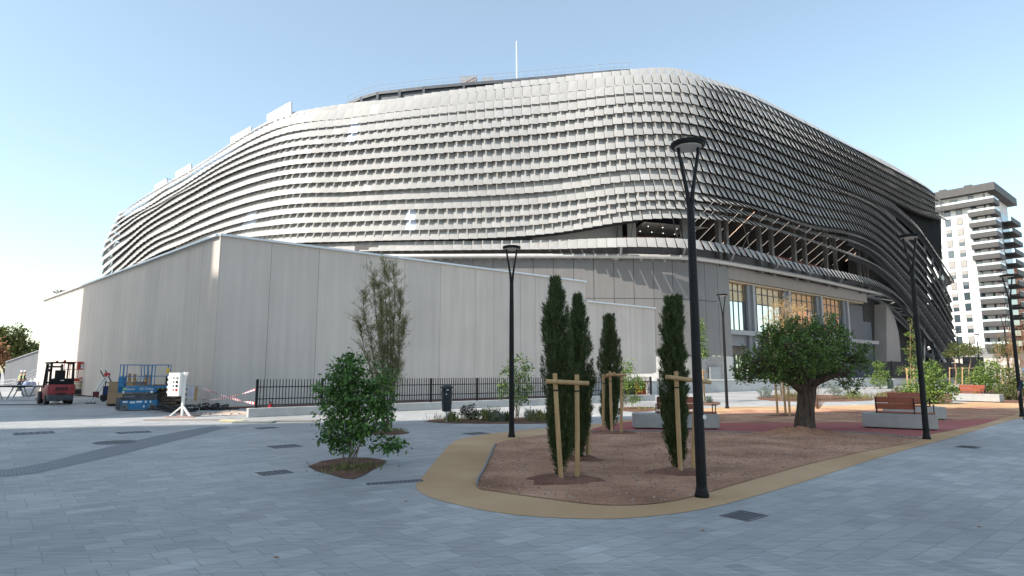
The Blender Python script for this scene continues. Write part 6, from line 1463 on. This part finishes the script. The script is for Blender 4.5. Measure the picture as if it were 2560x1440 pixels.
def person(label, loc, rz, vest, hat, lean=.0, armf=.2, step=.1):
    root = thing('person', label, 'person', loc, rz)     # faces -y
    L = lambda x, y, z, *r: (x, y-lean*max(0, z-.9), z, *r)
    V_ = [L(0, 0, .95, .13, .10), L(0, 0, 1.15, .125, .095), L(0, 0, 1.36, .15, .10), L(0, 0, 1.46, .07), L(0, -.01, 1.53, .052), L(0, -.02, 1.62, .078, .09), L(0, -.015, 1.70, .075, .088), L(0, -.01, 1.755, .04)]
    E_ = [(0, 1), (1, 2), (2, 3), (3, 4), (4, 5), (5, 6), (6, 7)]
    def chain(s, pts):
        for p in pts: V_.append(p); E_.append((s, len(V_)-1)); s = len(V_)-1
        return s
    sl_ = []
    for x in (-1, 1):
        sh = chain(2, [L(x*.18, 0, 1.40, .058), L(x*.225, -.02, 1.16, .045), L(x*.21, -armf, .95, .034), L(x*.205, -armf-.03, .89, .036, .022)]); sl_.append(sh)
        for f in range(4): chain(sh, [L(x*.205+(f-1.5)*.012, -armf-.045-.01*f, .84, .0085), L(x*.20+(f-1.5)*.012, -armf-.07, .80+.008*abs(f-1.5), .0075)])
        chain(sh, [L(x*.18, -armf-.06, .87, .009), L(x*.175, -armf-.075, .835, .008)])
        chain(0, [(x*.095, step*x*.2, .88, .095), (x*.11, -step*x, .50, .062), (x*.115, step*x*.6, .10, .042), (x*.12, step*x*.6-.10, .045, .045, .04)])
    skin('body', V_, E_, M['skin'], root)
    g = lambda r: r+.016
    jk = [L(0, 0, .93, .155, .125), L(0, 0, 1.15, .15, .12), L(0, 0, 1.36, .17, .12), L(0, 0, 1.45, .085)]; je = [(0, 1), (1, 2), (2, 3)]
    skin('vest', jk, je, vest, root)
    for x in (-1, 1): skin('sleeve', [L(x*.16, 0, 1.41, .072), L(x*.225, -.02, 1.16, .060), L(x*.211, -armf*.95, .965, .046)], [(0, 1), (1, 2)], M['navy_cloth'], root)
    tv_ = [(0, 0, .93, .14, .115)]; te = []
    for x in (-1, 1):
        n = len(tv_); tv_ += [(x*.10, step*x*.2, .84, .108), (x*.11, -step*x, .50, .078), (x*.115, step*x*.6, .09, .062)]; te += [(0, n), (n, n+1), (n+1, n+2)]
    tr_ = skin('trousers', tv_, te, M['navy_cloth'], root)
    bd = MB()
    for x in (-1, 1): bd.lathe((x*.114, step*x*.4, .24), [(.072, 0), (.072, .05)], 12)
    bd.build('reflective_bands', vest, tr_, local=True)
    b2 = MB(); c = L(0, 0, 1.1); c2 = L(0, 0, 1.25)
    for cc in (c, c2): b2.lathe((cc[0], cc[1], cc[2]), [(.158, 0), (.158, .045)], 18)
    b2.build('vest_bands', M['white_sack'], root, local=True)
    bt = MB()
    for x in (-1, 1): bt.bbox((x*.12, step*x*.6-.06, .05), (.10, .27, .09), 0, .03)
    bt.build('boots', M['rubber'], root, True, True)
    hc = L(0, -.015, 1.70); ht = MB().lathe((hc[0], hc[1], hc[2]), [(.135, 0), (.118, .012), (.116, .05), (.09, .10), (.04, .125), (.0, .128)], 20); ht.bbox((hc[0], hc[1]-.12, hc[2]+.005), (.17, .10, .012), 0, .004); ht.build('hard_hat', hat, root, True, True)
    fc = MB(); f_ = L(0, -.115, 1.625)
    fc.bbox((f_[0], f_[1], f_[2]), (.024, .035, .045), 0, .008)
    for x in (-.075, .075): fc.bbox((x, f_[1]+.10, 1.63), (.02, .035, .055), 0, .008)
    fc.build('nose_and_ears', M['skin'], root, True, True)
    ey = MB()
    for x in (-.03, .03): ey.lathe((x, f_[1]+.012, 1.655), [(.010, 0), (.010, .012)], 8, axis='y')
    ey.bbox((0, f_[1]+.016, 1.575), (.045, .01, .010), 0, .003); ey.build('eyes_and_mouth', mat('dark_feature', (.06, .03, .03), .6), root, local=True)
    return root
g = P(47, 970, 56); g.z = 0; person('worker in yellow green vest and white hard hat walking below the outdoor stair', g, 2.5, M['vest'], M['hat'], .12, .15, .16)
g = P(57, 970, 57.5); g.z = 0; person('second worker in hi-vis vest, half hidden behind the first by the stair', g, 2.2, M['vest'], M['hat'], .05, .2, .1)
g = G(2562, 1056); g = P(2572, 960, 22.0); g.z = 0; person('worker in bright green vest and pale blue hard hat at the right edge', g, -1.2, M['vest_green'], M['hat_blue'], .05, .25, .08)
